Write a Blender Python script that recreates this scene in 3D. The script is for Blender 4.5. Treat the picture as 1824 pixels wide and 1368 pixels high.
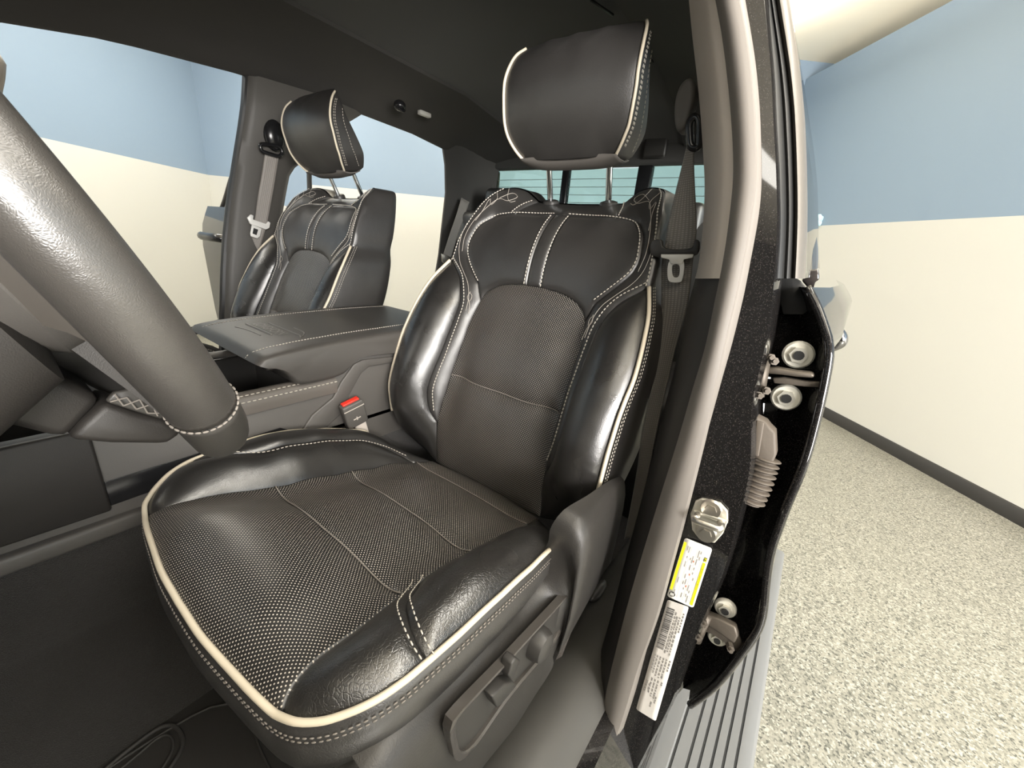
import bpy, bmesh, math, random
import numpy as np
from mathutils import Vector, Matrix, geometry
random.seed(4)
for o in list(bpy.data.objects): bpy.data.objects.remove(o)
scene = bpy.context.scene
COL = scene.collection
H = 1.42                 # eye height above the garage floor; shapes below are written relative to eye height

# ------------------------------------------------------------------ camera
F, CX, CY = 715.4, 912.0, 684.0
def _rot(y, p, r):
    f = np.array([-math.sin(y)*math.cos(p), math.cos(y)*math.cos(p), -math.sin(p)])
    rt = np.array([math.cos(y), math.sin(y), 0.0]); up = np.cross(rt, f)
    rt2 = math.cos(r)*rt + math.sin(r)*up; up2 = -math.sin(r)*rt + math.cos(r)*up
    return np.stack([rt2, -up2, f], 1)
MC = _rot(*np.radians([35.37, 19.38, 5.255]))
cam = bpy.data.cameras.new('camera'); cam_o = bpy.data.objects.new('camera', cam); COL.objects.link(cam_o)
m = Matrix.Identity(4)
for i in range(3):
    m[i][0] = MC[i, 0]; m[i][1] = -MC[i, 1]; m[i][2] = -MC[i, 2]
m[2][3] = H
cam_o.matrix_world = m
cam.sensor_fit = 'HORIZONTAL'; cam.sensor_width = 36.0; cam.lens = F/1824*36.0
cam.clip_start = 0.01; cam.clip_end = 100
scene.camera = cam_o

# ------------------------------------------------------------------ light and exposure
scene.view_settings.view_transform = 'Standard'; scene.view_settings.look = 'None'
scene.view_settings.gamma = 1.0; scene.view_settings.use_curve_mapping = False
scene.view_settings.exposure = 0.0
w = bpy.data.worlds.new('world'); scene.world = w; w.use_nodes = True
w.node_tree.nodes['Background'].inputs[0].default_value = (0.9, 0.95, 1.0, 1)
w.node_tree.nodes['Background'].inputs[1].default_value = 0.05
RA = math.radians(38.09)                    # the room is turned against the truck
RW = np.array([-math.sin(RA), math.cos(RA), 0]); RV = np.array([math.cos(RA), math.sin(RA), 0])
V_R, V_L, W_B, W_F = 3.42, -3.75, 5.65, -3.6
Z_C = 2.30                                   # ceiling, relative to the eye
def room(v, w_, z): return RV*v + RW*w_ + np.array([0, 0, z])
def strip_light(v, w_, L, Wd, power, along_w=True, col=(1, .965, .895)):
    l = bpy.data.lights.new('area_lamp', 'AREA'); l.shape = 'RECTANGLE'; l.size = Wd; l.size_y = L
    l.energy = power; l.color = col
    o = bpy.data.objects.new('area_lamp', l); COL.objects.link(o)
    p = room(v, w_, Z_C-.06); o.location = (p[0], p[1], p[2]+H)
    o.rotation_euler = (0, 0, RA if along_w else RA+math.pi/2)
    return o
def lamp(v, w_, z, tgt, W_, L_, power, col=(1, .955, .88)):        # area lamp turned to face a target point
    o = strip_light(v, w_, L_, W_, power, col=col); p = room(v, w_, z); o.location = (p[0], p[1], p[2]+H)
    d = Vector(tgt)-Vector(p); o.rotation_euler = d.to_track_quat('-Z', 'Y').to_euler(); return o
# suspended linear fixtures that shine down; brighter over the driver side of the bay
for v, w_, pw in ((-2.6, -2, 24), (-2.6, 1, 44), (-2.4, 4, 54), (-.2, -2.2, 20), (-.2, 1.4, 15), (-.2, 4, 26), (2.0, -2.0, 66), (1.25, .1, 54), (2.2, 3.8, 6)):
    o = strip_light(v, w_, 2.2, .16, pw); o.location.z -= .40
    if w_ > 1: o = strip_light(v, w_, 2.2, .16, 52, col=(1, .93, .80)); o.location.z -= .36; o.rotation_euler = (math.pi, 0, RA)  # upward fill lamp, added to brighten the ceiling
o = strip_light(5.4, 3.0, 2.2, .22, 40); o.location.z -= .40
o = strip_light(5.4, 3.0, 2.2, .22, 110, col=(1, .94, .82)); o.location.z -= .36; o.rotation_euler = (math.pi, 0, RA)  # added upward fill for the ceiling beyond the right wall
# daylight through the raised bay door in the front wall
lamp(1.75, -3.5, .45, tuple(room(1.5, 5, .1)), 1.9, 1.9, 780, (1, .965, .92))

# ------------------------------------------------------------------ geometry helpers
def ray(px, py): return MC @ np.array([px-CX, py-CY, F])
def at(px, py, x=None, y=None, z=None):
    r = ray(px, py)
    for i, v in enumerate((x, y, z)):
        if v is not None: return r*(v/r[i])
def atf(px, py, yf):                         # point on the surface y = yf(z)
    r = ray(px, py); y = yf(0)
    for _ in range(30): y = .5*y + .5*yf(y*r[2]/r[1])
    return r*(y/r[1])
def resamp(pts, n=None, step=None, closed=False):
    p = np.array(pts, float)
    if closed: p = np.vstack([p, p[:1]])
    d = np.r_[0, np.cumsum(np.linalg.norm(np.diff(p, axis=0), axis=1))]
    if n is None: n = max(2, int(round(d[-1]/step))+1)
    t = np.linspace(0, d[-1], n)
    q = np.stack([np.interp(t, d, p[:, i]) for i in range(p.shape[1])], 1)
    return q[:-1] if closed else q
def smooth(pts, n=None, step=None, closed=False):   # Catmull-Rom through the points, resampled evenly
    p = np.array(pts, float)
    if len(p) < 3 and not closed: return resamp(p, n, step)
    if closed: e = np.vstack([p[-1:], p, p[:2]])
    else: e = np.vstack([2*p[0]-p[1], p, 2*p[-1]-p[-2]])
    out = []
    for i in range(1, len(e)-2):
        p0, p1, p2, p3 = e[i-1], e[i], e[i+1], e[i+2]
        d1 = max(np.linalg.norm(p1-p0), 1e-9)**.5; d2 = max(np.linalg.norm(p2-p1), 1e-9)**.5; d3 = max(np.linalg.norm(p3-p2), 1e-9)**.5
        t0, t1, t2, t3 = 0, d1, d1+d2, d1+d2+d3
        for t in np.linspace(t1, t2, 12, endpoint=False):
            A1 = (t1-t)/(t1-t0)*p0+(t-t0)/(t1-t0)*p1; A2 = (t2-t)/(t2-t1)*p1+(t-t1)/(t2-t1)*p2; A3 = (t3-t)/(t3-t2)*p2+(t-t2)/(t3-t2)*p3
            B1 = (t2-t)/(t2-t0)*A1+(t-t0)/(t2-t0)*A2; B2 = (t3-t)/(t3-t1)*A2+(t-t1)/(t3-t1)*A3
            out.append((t2-t)/(t2-t1)*B1+(t-t1)/(t2-t1)*B2)
    if not closed: out.append(p[-1])
    return resamp(out, n, step, closed)

MATS = {}
def setmat(me, m):
    if m is not None: me.materials.append(MATS[m] if isinstance(m, str) else m)
def link(name, me, mat=None, parent=None, sm=True):
    o = bpy.data.objects.new(name, me); COL.objects.link(o)
    if parent is not None: o.parent = parent
    if mat is not None: setmat(me, mat)
    if sm:
        for p in me.polygons: p.use_smooth = True
    return o
def mesh(name, V, Fc, mat=None, parent=None, sm=True, uv=None, fix=False):
    me = bpy.data.meshes.new(name)
    me.from_pydata([tuple(map(float, v)) for v in V], [], [tuple(map(int, f)) for f in Fc])
    if fix:
        bm = bmesh.new(); bm.from_mesh(me); bmesh.ops.recalc_face_normals(bm, faces=bm.faces); bm.to_mesh(me); bm.free()
    if uv is not None:
        l = me.uv_layers.new(name='uv'); uv = np.asarray(uv, float)
        idx = np.zeros(len(me.loops), int); me.loops.foreach_get('vertex_index', idx)
        l.data.foreach_set('uv', uv[idx].ravel())
    me.update()
    return link(name, me, mat, parent, sm)
def sharp(o, deg=35):
    me = o.data; bm = bmesh.new(); bm.from_mesh(me)
    for e in bm.edges:
        if len(e.link_faces) == 2: e.smooth = e.calc_face_angle(0) < math.radians(deg)
    bm.to_mesh(me); bm.free(); return o
class MB:                                     # several shapes collected into one mesh
    def __init__(s): s.V = []; s.F = []
    def add(s, V, Fc):
        k = len(s.V); s.V += [tuple(v) for v in V]; s.F += [tuple(i+k for i in f) for f in Fc]; return s
    def box(s, c, d, R=None):
        c = np.array(c, float); d = np.array(d, float)/2
        V = np.array([[sx*d[0], sy*d[1], sz*d[2]] for sx in (-1, 1) for sy in (-1, 1) for sz in (-1, 1)])
        if R is not None: V = V @ np.array(R).T
        return s.add(V+c, [(0, 1, 3, 2), (4, 6, 7, 5), (0, 4, 5, 1), (2, 3, 7, 6), (0, 2, 6, 4), (1, 5, 7, 3)])
    def tube(s, path, r, n=8, cap=True, closed=False):
        V, Fc = tube_vf(path, r, n, cap, closed); return s.add(V, Fc)
    def cyl(s, a, b, r, n=16, r2=None):
        return s.tube(np.array([a, b], float), [r, r if r2 is None else r2], n)
    def sphere(s, c, r, n=10):
        r = np.array(r if np.ndim(r) else (r, r, r)); V = [[0, 0, 1]]
        for i in range(1, n):
            for j in range(2*n): V.append([math.sin(math.pi*i/n)*math.cos(math.pi*j/n), math.sin(math.pi*i/n)*math.sin(math.pi*j/n), math.cos(math.pi*i/n)])
        V.append([0, 0, -1]); m_ = 2*n; Fc = [(0, 1+j, 1+(j+1) % m_) for j in range(m_)]
        for i in range(n-2):
            for j in range(m_): Fc.append((1+i*m_+j, 1+(i+1)*m_+j, 1+(i+1)*m_+(j+1) % m_, 1+i*m_+(j+1) % m_))
        k = len(V)-1; Fc += [(k, 1+(n-2)*m_+(j+1) % m_, 1+(n-2)*m_+j) for j in range(m_)]
        return s.add(np.array(V)*r+np.array(c), Fc)
    def build(s, name, mat, parent=None, sm=True, bevel=0, seg=2, ang=30):
        o = mesh(name, s.V, s.F, mat, parent, sm, fix=True)
        if bevel:
            b = o.modifiers.new('bevel', 'BEVEL'); b.width = bevel; b.segments = seg; b.limit_method = 'ANGLE'; b.angle_limit = math.radians(ang)
            b.harden_normals = False
        elif sm: sharp(o, 40)
        return o
def tube_vf(path, r, n=8, cap=True, closed=False):
    p = np.array(path, float); k = len(p); r = np.ones(k)*r if np.ndim(r) == 0 else np.array(r, float)
    if closed: T = np.roll(p, -1, 0)-np.roll(p, 1, 0)
    else: T = np.gradient(p, axis=0)
    T /= np.linalg.norm(T, axis=1)[:, None]+1e-12
    u = np.cross(T[0], [0, 0, 1.0])
    if np.linalg.norm(u) < .1: u = np.cross(T[0], [0, 1.0, 0])
    u /= np.linalg.norm(u); V = []
    for i in range(k):
        u = u-T[i]*np.dot(u, T[i]); u /= np.linalg.norm(u); v = np.cross(T[i], u)
        for j in range(n):
            a = 2*math.pi*j/n; V.append(p[i]+r[i]*(math.cos(a)*u+math.sin(a)*v))
    Fc = []
    for i in range(k if closed else k-1):
        i2 = (i+1) % k
        for j in range(n): Fc.append((i*n+j, i*n+(j+1) % n, i2*n+(j+1) % n, i2*n+j))
    if cap and not closed: Fc += [tuple(range(n))[::-1], tuple(range((k-1)*n, k*n))]
    return V, Fc
def tube(name, path, r, mat, parent=None, n=8, cap=True, closed=False):
    V, Fc = tube_vf(path, r, n, cap, closed); return mesh(name, V, Fc, mat, parent, fix=True)
def loft(name, curves, mat, parent=None, closed=False, cap0=False, cap1=False, solid=0, uv=None):
    C = [np.array(c, float) for c in curves]; n = len(C[0]); V = np.vstack(C); Fc = []
    for i in range(len(C)-1):
        for j in range(n if closed else n-1):
            j2 = (j+1) % n; Fc.append((i*n+j, i*n+j2, (i+1)*n+j2, (i+1)*n+j))
    if cap0: Fc.append(tuple(range(n))[::-1])
    if cap1: Fc.append(tuple(range((len(C)-1)*n, len(C)*n)))
    if uv is None:
        U = []
        for i, c in enumerate(C):
            d = np.r_[0, np.cumsum(np.linalg.norm(np.diff(c, axis=0), axis=1))]
            U += [(x, i*.02) for x in d]
        uv = U
    o = mesh(name, V, Fc, mat, parent, uv=uv, fix=True)
    if solid:
        s = o.modifiers.new('solid', 'SOLIDIFY'); s.thickness = solid; s.offset = 0
    sharp(o, 50)
    return o
def prism(name, pts, off, mat, parent=None, bevel=.003, seg=2):   # planar outline pushed along the vector off
    p = np.array(pts, float); n = len(p); off = np.array(off, float)
    V = np.vstack([p, p+off]); Fc = [tuple(range(n)), tuple(range(n, 2*n))[::-1]]
    Fc += [(i, i+n, (i+1) % n+n, (i+1) % n) for i in range(n)]
    o = mesh(name, V, Fc, mat, parent, fix=True)
    if bevel:
        b = o.modifiers.new('bevel', 'BEVEL'); b.width = bevel; b.segments = seg; b.limit_method = 'ANGLE'; b.angle_limit = math.radians(40)
    else: sharp(o, 40)
    return o
def ribbon(name, path, wdir, width, mat, parent=None, th=.0014):   # belt webbing
    p = np.array(path, float); k = len(p); W_ = np.array(wdir, float)
    if W_.ndim == 1: W_ = np.tile(W_, (k, 1))
    T = np.gradient(p, axis=0); T /= np.linalg.norm(T, axis=1)[:, None]
    W_ = W_-T*(W_*T).sum(1)[:, None]; W_ /= np.linalg.norm(W_, axis=1)[:, None]
    N = np.cross(T, W_); wd = np.ones(k)*width if np.ndim(width) == 0 else np.array(width)
    V = []; U = []; d = np.r_[0, np.cumsum(np.linalg.norm(np.diff(p, axis=0), axis=1))]; m_ = 6
    for i in range(k):
        for s_ in (1, -1):
            for j in range(m_+1):
                a = (j/m_-.5)*s_; V.append(p[i]+W_[i]*a*wd[i]+N[i]*th*s_); U.append((a*.048, d[i]))
    n = 2*(m_+1); Fc = []
    for i in range(k-1):
        for j in range(n): Fc.append((i*n+j, i*n+(j+1) % n, (i+1)*n+(j+1) % n, (i+1)*n+j))
    Fc += [tuple(range(n)), tuple(range((k-1)*n, k*n))]
    return mesh(name, V, Fc, mat, parent, uv=U, fix=True)
def stitch_vf(path, L=.0048, gap=.0022, r=.0009):
    p = np.array(path, float); d = np.r_[0, np.cumsum(np.linalg.norm(np.diff(p, axis=0), axis=1))]
    P = lambda t: np.array([np.interp(t, d, p[:, i]) for i in range(3)])
    V = []; Fc = []; t = 0
    while t+L < d[-1]:
        a, b = P(t), P(t+L); T = (b-a)/(np.linalg.norm(b-a)+1e-12)
        u = np.cross(T, [.3, .2, .93]); u /= np.linalg.norm(u); v = np.cross(T, u); k = len(V)
        for q, s_ in ((a, .5), (a+(b-a)*.25, 1), (a+(b-a)*.75, 1), (b, .5)):
            for j in range(4):
                an = math.pi/2*j+.7; V.append(q+r*s_*(math.cos(an)*u+math.sin(an)*v))
        for i in range(3):
            for j in range(4): Fc.append((k+i*4+j, k+i*4+(j+1) % 4, k+(i+1)*4+(j+1) % 4, k+(i+1)*4+j))
        Fc += [(k, k+3, k+2, k+1), (k+12, k+13, k+14, k+15)]
        t += L+gap
    return V, Fc
def stitches(name, paths, parent, mat='thread', **kw):
    b = MB()
    for p in paths:
        V, Fc = stitch_vf(p, **kw); b.add(V, Fc)
    o = mesh(name, b.V, b.F, mat, parent); o['kind'] = 'stuff'; return o
def tag(o, label=None, cat=None, group=None, kind=None):
    if label: o['label'] = label
    if cat: o['category'] = cat
    if group: o['group'] = group
    if kind: o['kind'] = kind
    return o
def thing(name, label, cat, group=None):
    o = bpy.data.objects.new(name, None); COL.objects.link(o); o.empty_display_size = .05
    return tag(o, label, cat, group)
def part(name, parent, label=None):           # a part that only groups its sub-parts
    o = bpy.data.objects.new(name, None); COL.objects.link(o); o.parent = parent; o.empty_display_size = .02
    if label: o['label'] = label
    return o
def copy_tree(o, parent=None):
    c = o.copy(); COL.objects.link(c); c.parent = parent
    for ch in list(o.children): copy_tree(ch, c)
    return c

# ------------------------------------------------------------------ materials
def nodes(name):
    m_ = bpy.data.materials.new(name); m_.use_nodes = True; nt = m_.node_tree
    return m_, nt, nt.nodes['Principled BSDF']
def N(nt, t, **kw):
    n = nt.nodes.new(t)
    for k, v in kw.items():
        if k.startswith('i_'): n.inputs[k[2:].replace('_', ' ')].default_value = v
        elif k.startswith('n_'): n.inputs[int(k[2:])].default_value = v
        else: setattr(n, k, v)
    return n
def mat(name, col, rough=.5, metal=0, spec=.5, coat=0, bump=None, coatr=.05, sheen=0, var=0):
    m_, nt, b = nodes(name); L = nt.links.new
    b.inputs['Base Color'].default_value = (*col, 1); b.inputs['Roughness'].default_value = rough
    b.inputs['Metallic'].default_value = metal; b.inputs['Specular IOR Level'].default_value = spec
    b.inputs['Coat Weight'].default_value = coat; b.inputs['Coat Roughness'].default_value = coatr
    b.inputs['Sheen Weight'].default_value = sheen
    tc = N(nt, 'ShaderNodeTexCoord')
    if bump:
        sc, st, dist = bump[:3]; kind = bump[3] if len(bump) > 3 else 'noise'
        if kind == 'noise': t = N(nt, 'ShaderNodeTexNoise', i_Scale=sc, i_Detail=4.0); out = t.outputs['Fac']
        else: t = N(nt, 'ShaderNodeTexVoronoi', i_Scale=sc); out = t.outputs['Distance']
        L(tc.outputs['Object'], t.inputs['Vector'])
        bp = N(nt, 'ShaderNodeBump', i_Strength=st, i_Distance=dist); L(out, bp.inputs['Height']); L(bp.outputs['Normal'], b.inputs['Normal'])
    if var:
        t = N(nt, 'ShaderNodeTexNoise', i_Scale=9.0, i_Detail=5.0); L(tc.outputs['Object'], t.inputs['Vector'])
        mp = N(nt, 'ShaderNodeMapRange'); mp.inputs['From Min'].default_value = .3; mp.inputs['From Max'].default_value = .7
        mp.inputs['To Min'].default_value = max(.02, rough-var); mp.inputs['To Max'].default_value = min(1, rough+var)
        L(t.outputs['Fac'], mp.inputs['Value']); L(mp.outputs['Result'], b.inputs['Roughness'])
    MATS[name] = m_; return m_
def leather(name, col, rough, crease, grain=.25, gs=480.0):
    m_, nt, b = nodes(name); L = nt.links.new
    b.inputs['Base Color'].default_value = (*col, 1); b.inputs['Specular IOR Level'].default_value = 1.0
    tc = N(nt, 'ShaderNodeTexCoord')
    v = N(nt, 'ShaderNodeTexVoronoi', feature='DISTANCE_TO_EDGE', i_Scale=gs)
    nz = N(nt, 'ShaderNodeTexNoise', i_Scale=60.0, i_Detail=3.0)
    ad = N(nt, 'ShaderNodeMix', data_type='VECTOR'); ad.inputs['Factor'].default_value = .012
    L(tc.outputs['Object'], nz.inputs['Vector']); L(tc.outputs['Object'], ad.inputs['A']); L(nz.outputs['Color'], ad.inputs['B'])
    L(ad.outputs['Result'], v.inputs['Vector'])
    c = N(nt, 'ShaderNodeTexVoronoi', feature='DISTANCE_TO_EDGE', i_Scale=230.0); L(ad.outputs['Result'], c.inputs['Vector'])
    cm = N(nt, 'ShaderNodeMapRange'); cm.inputs['From Max'].default_value = .12; L(c.outputs['Distance'], cm.inputs['Value'])
    big = N(nt, 'ShaderNodeTexNoise', i_Scale=14.0, i_Detail=2.0); L(tc.outputs['Object'], big.inputs['Vector'])
    bmk = N(nt, 'ShaderNodeMapRange'); bmk.inputs['From Min'].default_value = .15; bmk.inputs['From Max'].default_value = .65; L(big.outputs['Fac'], bmk.inputs['Value'])
    mul = N(nt, 'ShaderNodeMath', operation='MULTIPLY'); L(cm.outputs['Result'], mul.inputs[0]); L(bmk.outputs['Result'], mul.inputs[1])
    b1 = N(nt, 'ShaderNodeBump', i_Strength=grain, i_Distance=.0006); L(v.outputs['Distance'], b1.inputs['Height'])
    b2 = N(nt, 'ShaderNodeBump', i_Strength=crease, i_Distance=.0012); L(mul.outputs['Value'], b2.inputs['Height']); L(b1.outputs['Normal'], b2.inputs['Normal'])
    wv = N(nt, 'ShaderNodeTexNoise', i_Scale=22.0, i_Detail=2.0); L(tc.outputs['Object'], wv.inputs['Vector'])
    b3 = N(nt, 'ShaderNodeBump', i_Strength=.12, i_Distance=.006); L(wv.outputs['Fac'], b3.inputs['Height']); L(b2.outputs['Normal'], b3.inputs['Normal'])
    L(b3.outputs['Normal'], b.inputs['Normal'])
    mp = N(nt, 'ShaderNodeMapRange'); mp.inputs['From Min'].default_value = .3; mp.inputs['From Max'].default_value = .7
    mp.inputs['To Min'].default_value = rough-.05; mp.inputs['To Max'].default_value = rough+.06
    L(big.outputs['Fac'], mp.inputs['Value']); L(mp.outputs['Result'], b.inputs['Roughness'])
    MATS[name] = m_
def perforated(name, col, dot, pitch=.00465):
    m_, nt, b = nodes(name); L = nt.links.new
    uv = N(nt, 'ShaderNodeUVMap'); sp = N(nt, 'ShaderNodeSeparateXYZ'); L(uv.outputs['UV'], sp.inputs[0])
    def M(op, a, bb=None):
        n = N(nt, 'ShaderNodeMath', operation=op)
        for i, x in enumerate((a, bb)):
            if x is None: continue
            if isinstance(x, (int, float)): n.inputs[i].default_value = x
            else: L(x, n.inputs[i])
        return n.outputs[0]
    u = M('DIVIDE', sp.outputs['X'], pitch); v = M('DIVIDE', sp.outputs['Y'], pitch*.5)
    row = M('FLOOR', v); odd = M('MULTIPLY', M('FLOORED_MODULO', row, 2.0), .5)
    fu = M('SUBTRACT', M('FRACT', M('ADD', u, odd)), .5); fv = M('MULTIPLY', M('SUBTRACT', M('FRACT', v), .5), .5)
    d = M('SQRT', M('ADD', M('MULTIPLY', fu, fu), M('MULTIPLY', fv, fv)))
    mk = N(nt, 'ShaderNodeMapRange'); mk.inputs['From Min'].default_value = .175; mk.inputs['From Max'].default_value = .11; L(d, mk.inputs['Value'])
    mx = N(nt, 'ShaderNodeMix', data_type='RGBA'); mx.inputs['A'].default_value = (*col, 1); mx.inputs['B'].default_value = (*dot, 1)
    L(mk.outputs['Result'], mx.inputs['Factor']); L(mx.outputs['Result'], b.inputs['Base Color'])
    b.inputs['Roughness'].default_value = .44; b.inputs['Specular IOR Level'].default_value = .9
    bp = N(nt, 'ShaderNodeBump', i_Strength=.35, i_Distance=.0008); bp.invert = True; L(mk.outputs['Result'], bp.inputs['Height']); L(bp.outputs['Normal'], b.inputs['Normal'])
    MATS[name] = m_
BLK = (.018, .0168, .0158)
leather('leather', BLK, .30, .03)
leather('leather_soft', (.030, .028, .0265), .40, .10)
leather('leather_worn', BLK, .31, .22)
leather('leather_wheel', (.050, .046, .042), .34, .03, .22, 850.0)
perforated('leather_perf', (.0125, .0118, .011), (.52, .47, .41))
mat('piping', (.62, .55, .43), .45)
mat('thread', (.50, .46, .40), .7)
mat('thread_dark', (.10, .09, .08), .7)
mat('plastic', (.034, .032, .030), .42, bump=(900, .25, .0004))
mat('plastic_soft', (.085, .079, .073), .5, bump=(1100, .35, .0005))
mat('plastic_gloss', (.012, .012, .013), .22)
mat('plastic_grey', (.50, .45, .405), .52, bump=(1300, .25, .0004))
mat('seal_rubber', (.165, .15, .136), .55, bump=(500, .15, .0004))
mat('seal_black', (.012, .012, .012), .42)
mat('sill_plastic', (.06, .058, .054), .5, bump=(1200, .25, .0004))
mat('headliner', (.060, .058, .055), .95, bump=(1500, .4, .0006), sheen=.1)
mat('carpet', (.015, .013, .0115), 1.0, bump=(900, 1.0, .002), sheen=.25)
mat('carpet_felt', (.055, .047, .041), 1.0, bump=(700, 1.0, .002), sheen=.3)
mat('rubber_mat', (.035, .033, .031), .7, bump=(600, .4, .0008))
mat('chrome', (.80, .82, .84), .08, 1)
mat('steel', (.55, .52, .47), .34, 1, bump=(300, .1, .0003))
mat('steel_dull', (.10, .085, .070), .5, .5, bump=(220, .5, .0006))
mat('zinc', (.62, .60, .53), .38, .75)
mat('bolt_white', (.72, .70, .62), .4, .25)
mat('red_plastic', (.75, .035, .02), .35)
mat('boot_rubber', (.085, .070, .056), .65, bump=(400, .3, .0006))
mat('label_white', (.80, .79, .75), .35)
mat('label_grey', (.58, .555, .52), .4)
mat('label_yellow', (.86, .80, .02), .35)
mat('ink', (.03, .03, .028), .5)
mat('ink_faded', (.22, .21, .20), .5)
mat('ink_red', (.55, .14, .08), .5)
mat('board_plastic', (.14, .144, .145), .45, bump=(900, .3, .0005), var=.06)
mat('board_groove', (.03, .033, .036), .6)
mat('baseboard', (.022, .021, .020), .5)
mat('ceiling', (.88, .81, .67), .8, bump=(160, .2, .001))
mat('wrap', (.50, .78, .86), .25)
mat('headliner_rail', (.050, .047, .044), .8, bump=(1300, .3, .0005))
mat('bay_door', (.07, .068, .065), .6)
mat('column_plastic', (.024, .0215, .0195), .5, bump=(1100, .35, .0005))
mat('shield_plastic', (.030, .028, .026), .40, spec=.45, bump=(700, .4, .0007))
mat('bezel_gloss', (.055, .050, .046), .20)
mat('lens_white', (.55, .54, .5), .3)
mat('defroster', (.12, .15, .14), .6)
mat('plastic_pillar', (.075, .070, .064), .5, bump=(1300, .25, .0004))
mat('leather_brown', (.11, .098, .087), .5, bump=(700, .3, .0005))
mat('leather_lid', (.065, .060, .055), .45, bump=(800, .3, .0005))
mat('leather_smooth', (.045, .042, .038), .42, bump=(900, .2, .0004))
mat('emboss', (.16, .15, .135), .3)
mat('spoke_trim', (.14, .125, .11), .45)
mat('steel_pale', (.74, .73, .70), .35, .1)
mat('frame_metal', (.11, .10, .088), .38, .2)
mat('frame_gloss', (.035, .030, .028), .10, coat=1)
mat('chrome_dark', (.30, .30, .31), .12, 1)
def paint():
    m_, nt, b = nodes('black_paint'); L = nt.links.new
    tc = N(nt, 'ShaderNodeTexCoord'); v = N(nt, 'ShaderNodeTexVoronoi', i_Scale=1500.0); L(tc.outputs['Object'], v.inputs['Vector'])
    w_ = N(nt, 'ShaderNodeTexWhiteNoise', noise_dimensions='3D'); L(v.outputs['Position'], w_.inputs['Vector'])
    r = N(nt, 'ShaderNodeMapRange'); r.inputs['From Min'].default_value = .93; r.inputs['From Max'].default_value = .99; L(w_.outputs['Value'], r.inputs['Value'])
    mx = N(nt, 'ShaderNodeMix', data_type='RGBA'); mx.inputs['A'].default_value = (.006, .0055, .0055, 1); mx.inputs['B'].default_value = (.05, .044, .041, 1)
    L(r.outputs['Result'], mx.inputs['Factor']); L(mx.outputs['Result'], b.inputs['Base Color'])
    b.inputs['Roughness'].default_value = .45; b.inputs['Specular IOR Level'].default_value = .06; b.inputs['Coat Weight'].default_value = 1; b.inputs['Coat Roughness'].default_value = .04
    MATS['black_paint'] = m_
paint()
def webbing():
    m_, nt, b = nodes('webbing'); L = nt.links.new
    uv = N(nt, 'ShaderNodeUVMap'); mp = N(nt, 'ShaderNodeMapping'); mp.inputs['Scale'].default_value = (1, 1, 1); L(uv.outputs['UV'], mp.inputs['Vector'])
    a = N(nt, 'ShaderNodeTexWave', bands_direction='X', i_Scale=52.0); c = N(nt, 'ShaderNodeTexWave', bands_direction='Y', i_Scale=95.0)
    L(mp.outputs['Vector'], a.inputs['Vector']); L(mp.outputs['Vector'], c.inputs['Vector'])
    mu = N(nt, 'ShaderNodeMath', operation='MULTIPLY'); L(a.outputs['Fac'], mu.inputs[0]); L(c.outputs['Fac'], mu.inputs[1])
    mx = N(nt, 'ShaderNodeMix', data_type='RGBA'); mx.inputs['A'].default_value = (.17, .155, .14, 1); mx.inputs['B'].default_value = (.36, .33, .30, 1)
    L(mu.outputs[0], mx.inputs['Factor']); L(mx.outputs['Result'], b.inputs['Base Color'])
    b.inputs['Roughness'].default_value = .45; b.inputs['Sheen Weight'].default_value = .3
    bp = N(nt, 'ShaderNodeBump', i_Strength=.5, i_Distance=.0007); L(mu.outputs[0], bp.inputs['Height']); L(bp.outputs['Normal'], b.inputs['Normal'])
    MATS['webbing'] = m_
webbing()
def glass(name, tint, refl=.06):
    m_ = bpy.data.materials.new(name); m_.use_nodes = True; nt = m_.node_tree; nt.nodes.clear(); L = nt.links.new
    o = N(nt, 'ShaderNodeOutputMaterial'); t = N(nt, 'ShaderNodeBsdfTransparent'); g = N(nt, 'ShaderNodeBsdfGlossy'); mx = N(nt, 'ShaderNodeMixShader')
    t.inputs['Color'].default_value = (*tint, 1); g.inputs['Roughness'].default_value = .02
    fr = N(nt, 'ShaderNodeFresnel'); fr.inputs['IOR'].default_value = 1.45
    L(fr.outputs[0], mx.inputs[0]); L(t.outputs[0], mx.inputs[1]); L(g.outputs[0], mx.inputs[2]); L(mx.outputs[0], o.inputs[0])
    MATS[name] = m_
glass('rear_glass', (.78, .88, .82)); glass('door_glass', (.80, .86, .86))
def wall_paint(name, zb, lo=(.52, .52, .49), hi=(.205, .276, .362)):
    m_, nt, b = nodes(name); L = nt.links.new
    g = N(nt, 'ShaderNodeNewGeometry'); sp = N(nt, 'ShaderNodeSeparateXYZ'); L(g.outputs['Position'], sp.inputs[0])
    c = N(nt, 'ShaderNodeMath', operation='GREATER_THAN'); c.inputs[1].default_value = zb; L(sp.outputs['Z'], c.inputs[0])
    mx = N(nt, 'ShaderNodeMix', data_type='RGBA'); mx.inputs['A'].default_value = (*lo, 1); mx.inputs['B'].default_value = (*hi, 1)
    L(c.outputs[0], mx.inputs['Factor']); L(mx.outputs['Result'], b.inputs['Base Color']); b.inputs['Roughness'].default_value = .55
    n = N(nt, 'ShaderNodeTexNoise', i_Scale=220.0); L(g.outputs['Position'], n.inputs['Vector'])
    bp = N(nt, 'ShaderNodeBump', i_Strength=.1, i_Distance=.001); L(n.outputs['Fac'], bp.inputs['Height']); L(bp.outputs['Normal'], b.inputs['Normal'])
    MATS[name] = m_
wall_paint('wall_two_tone', H+.46)
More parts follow.
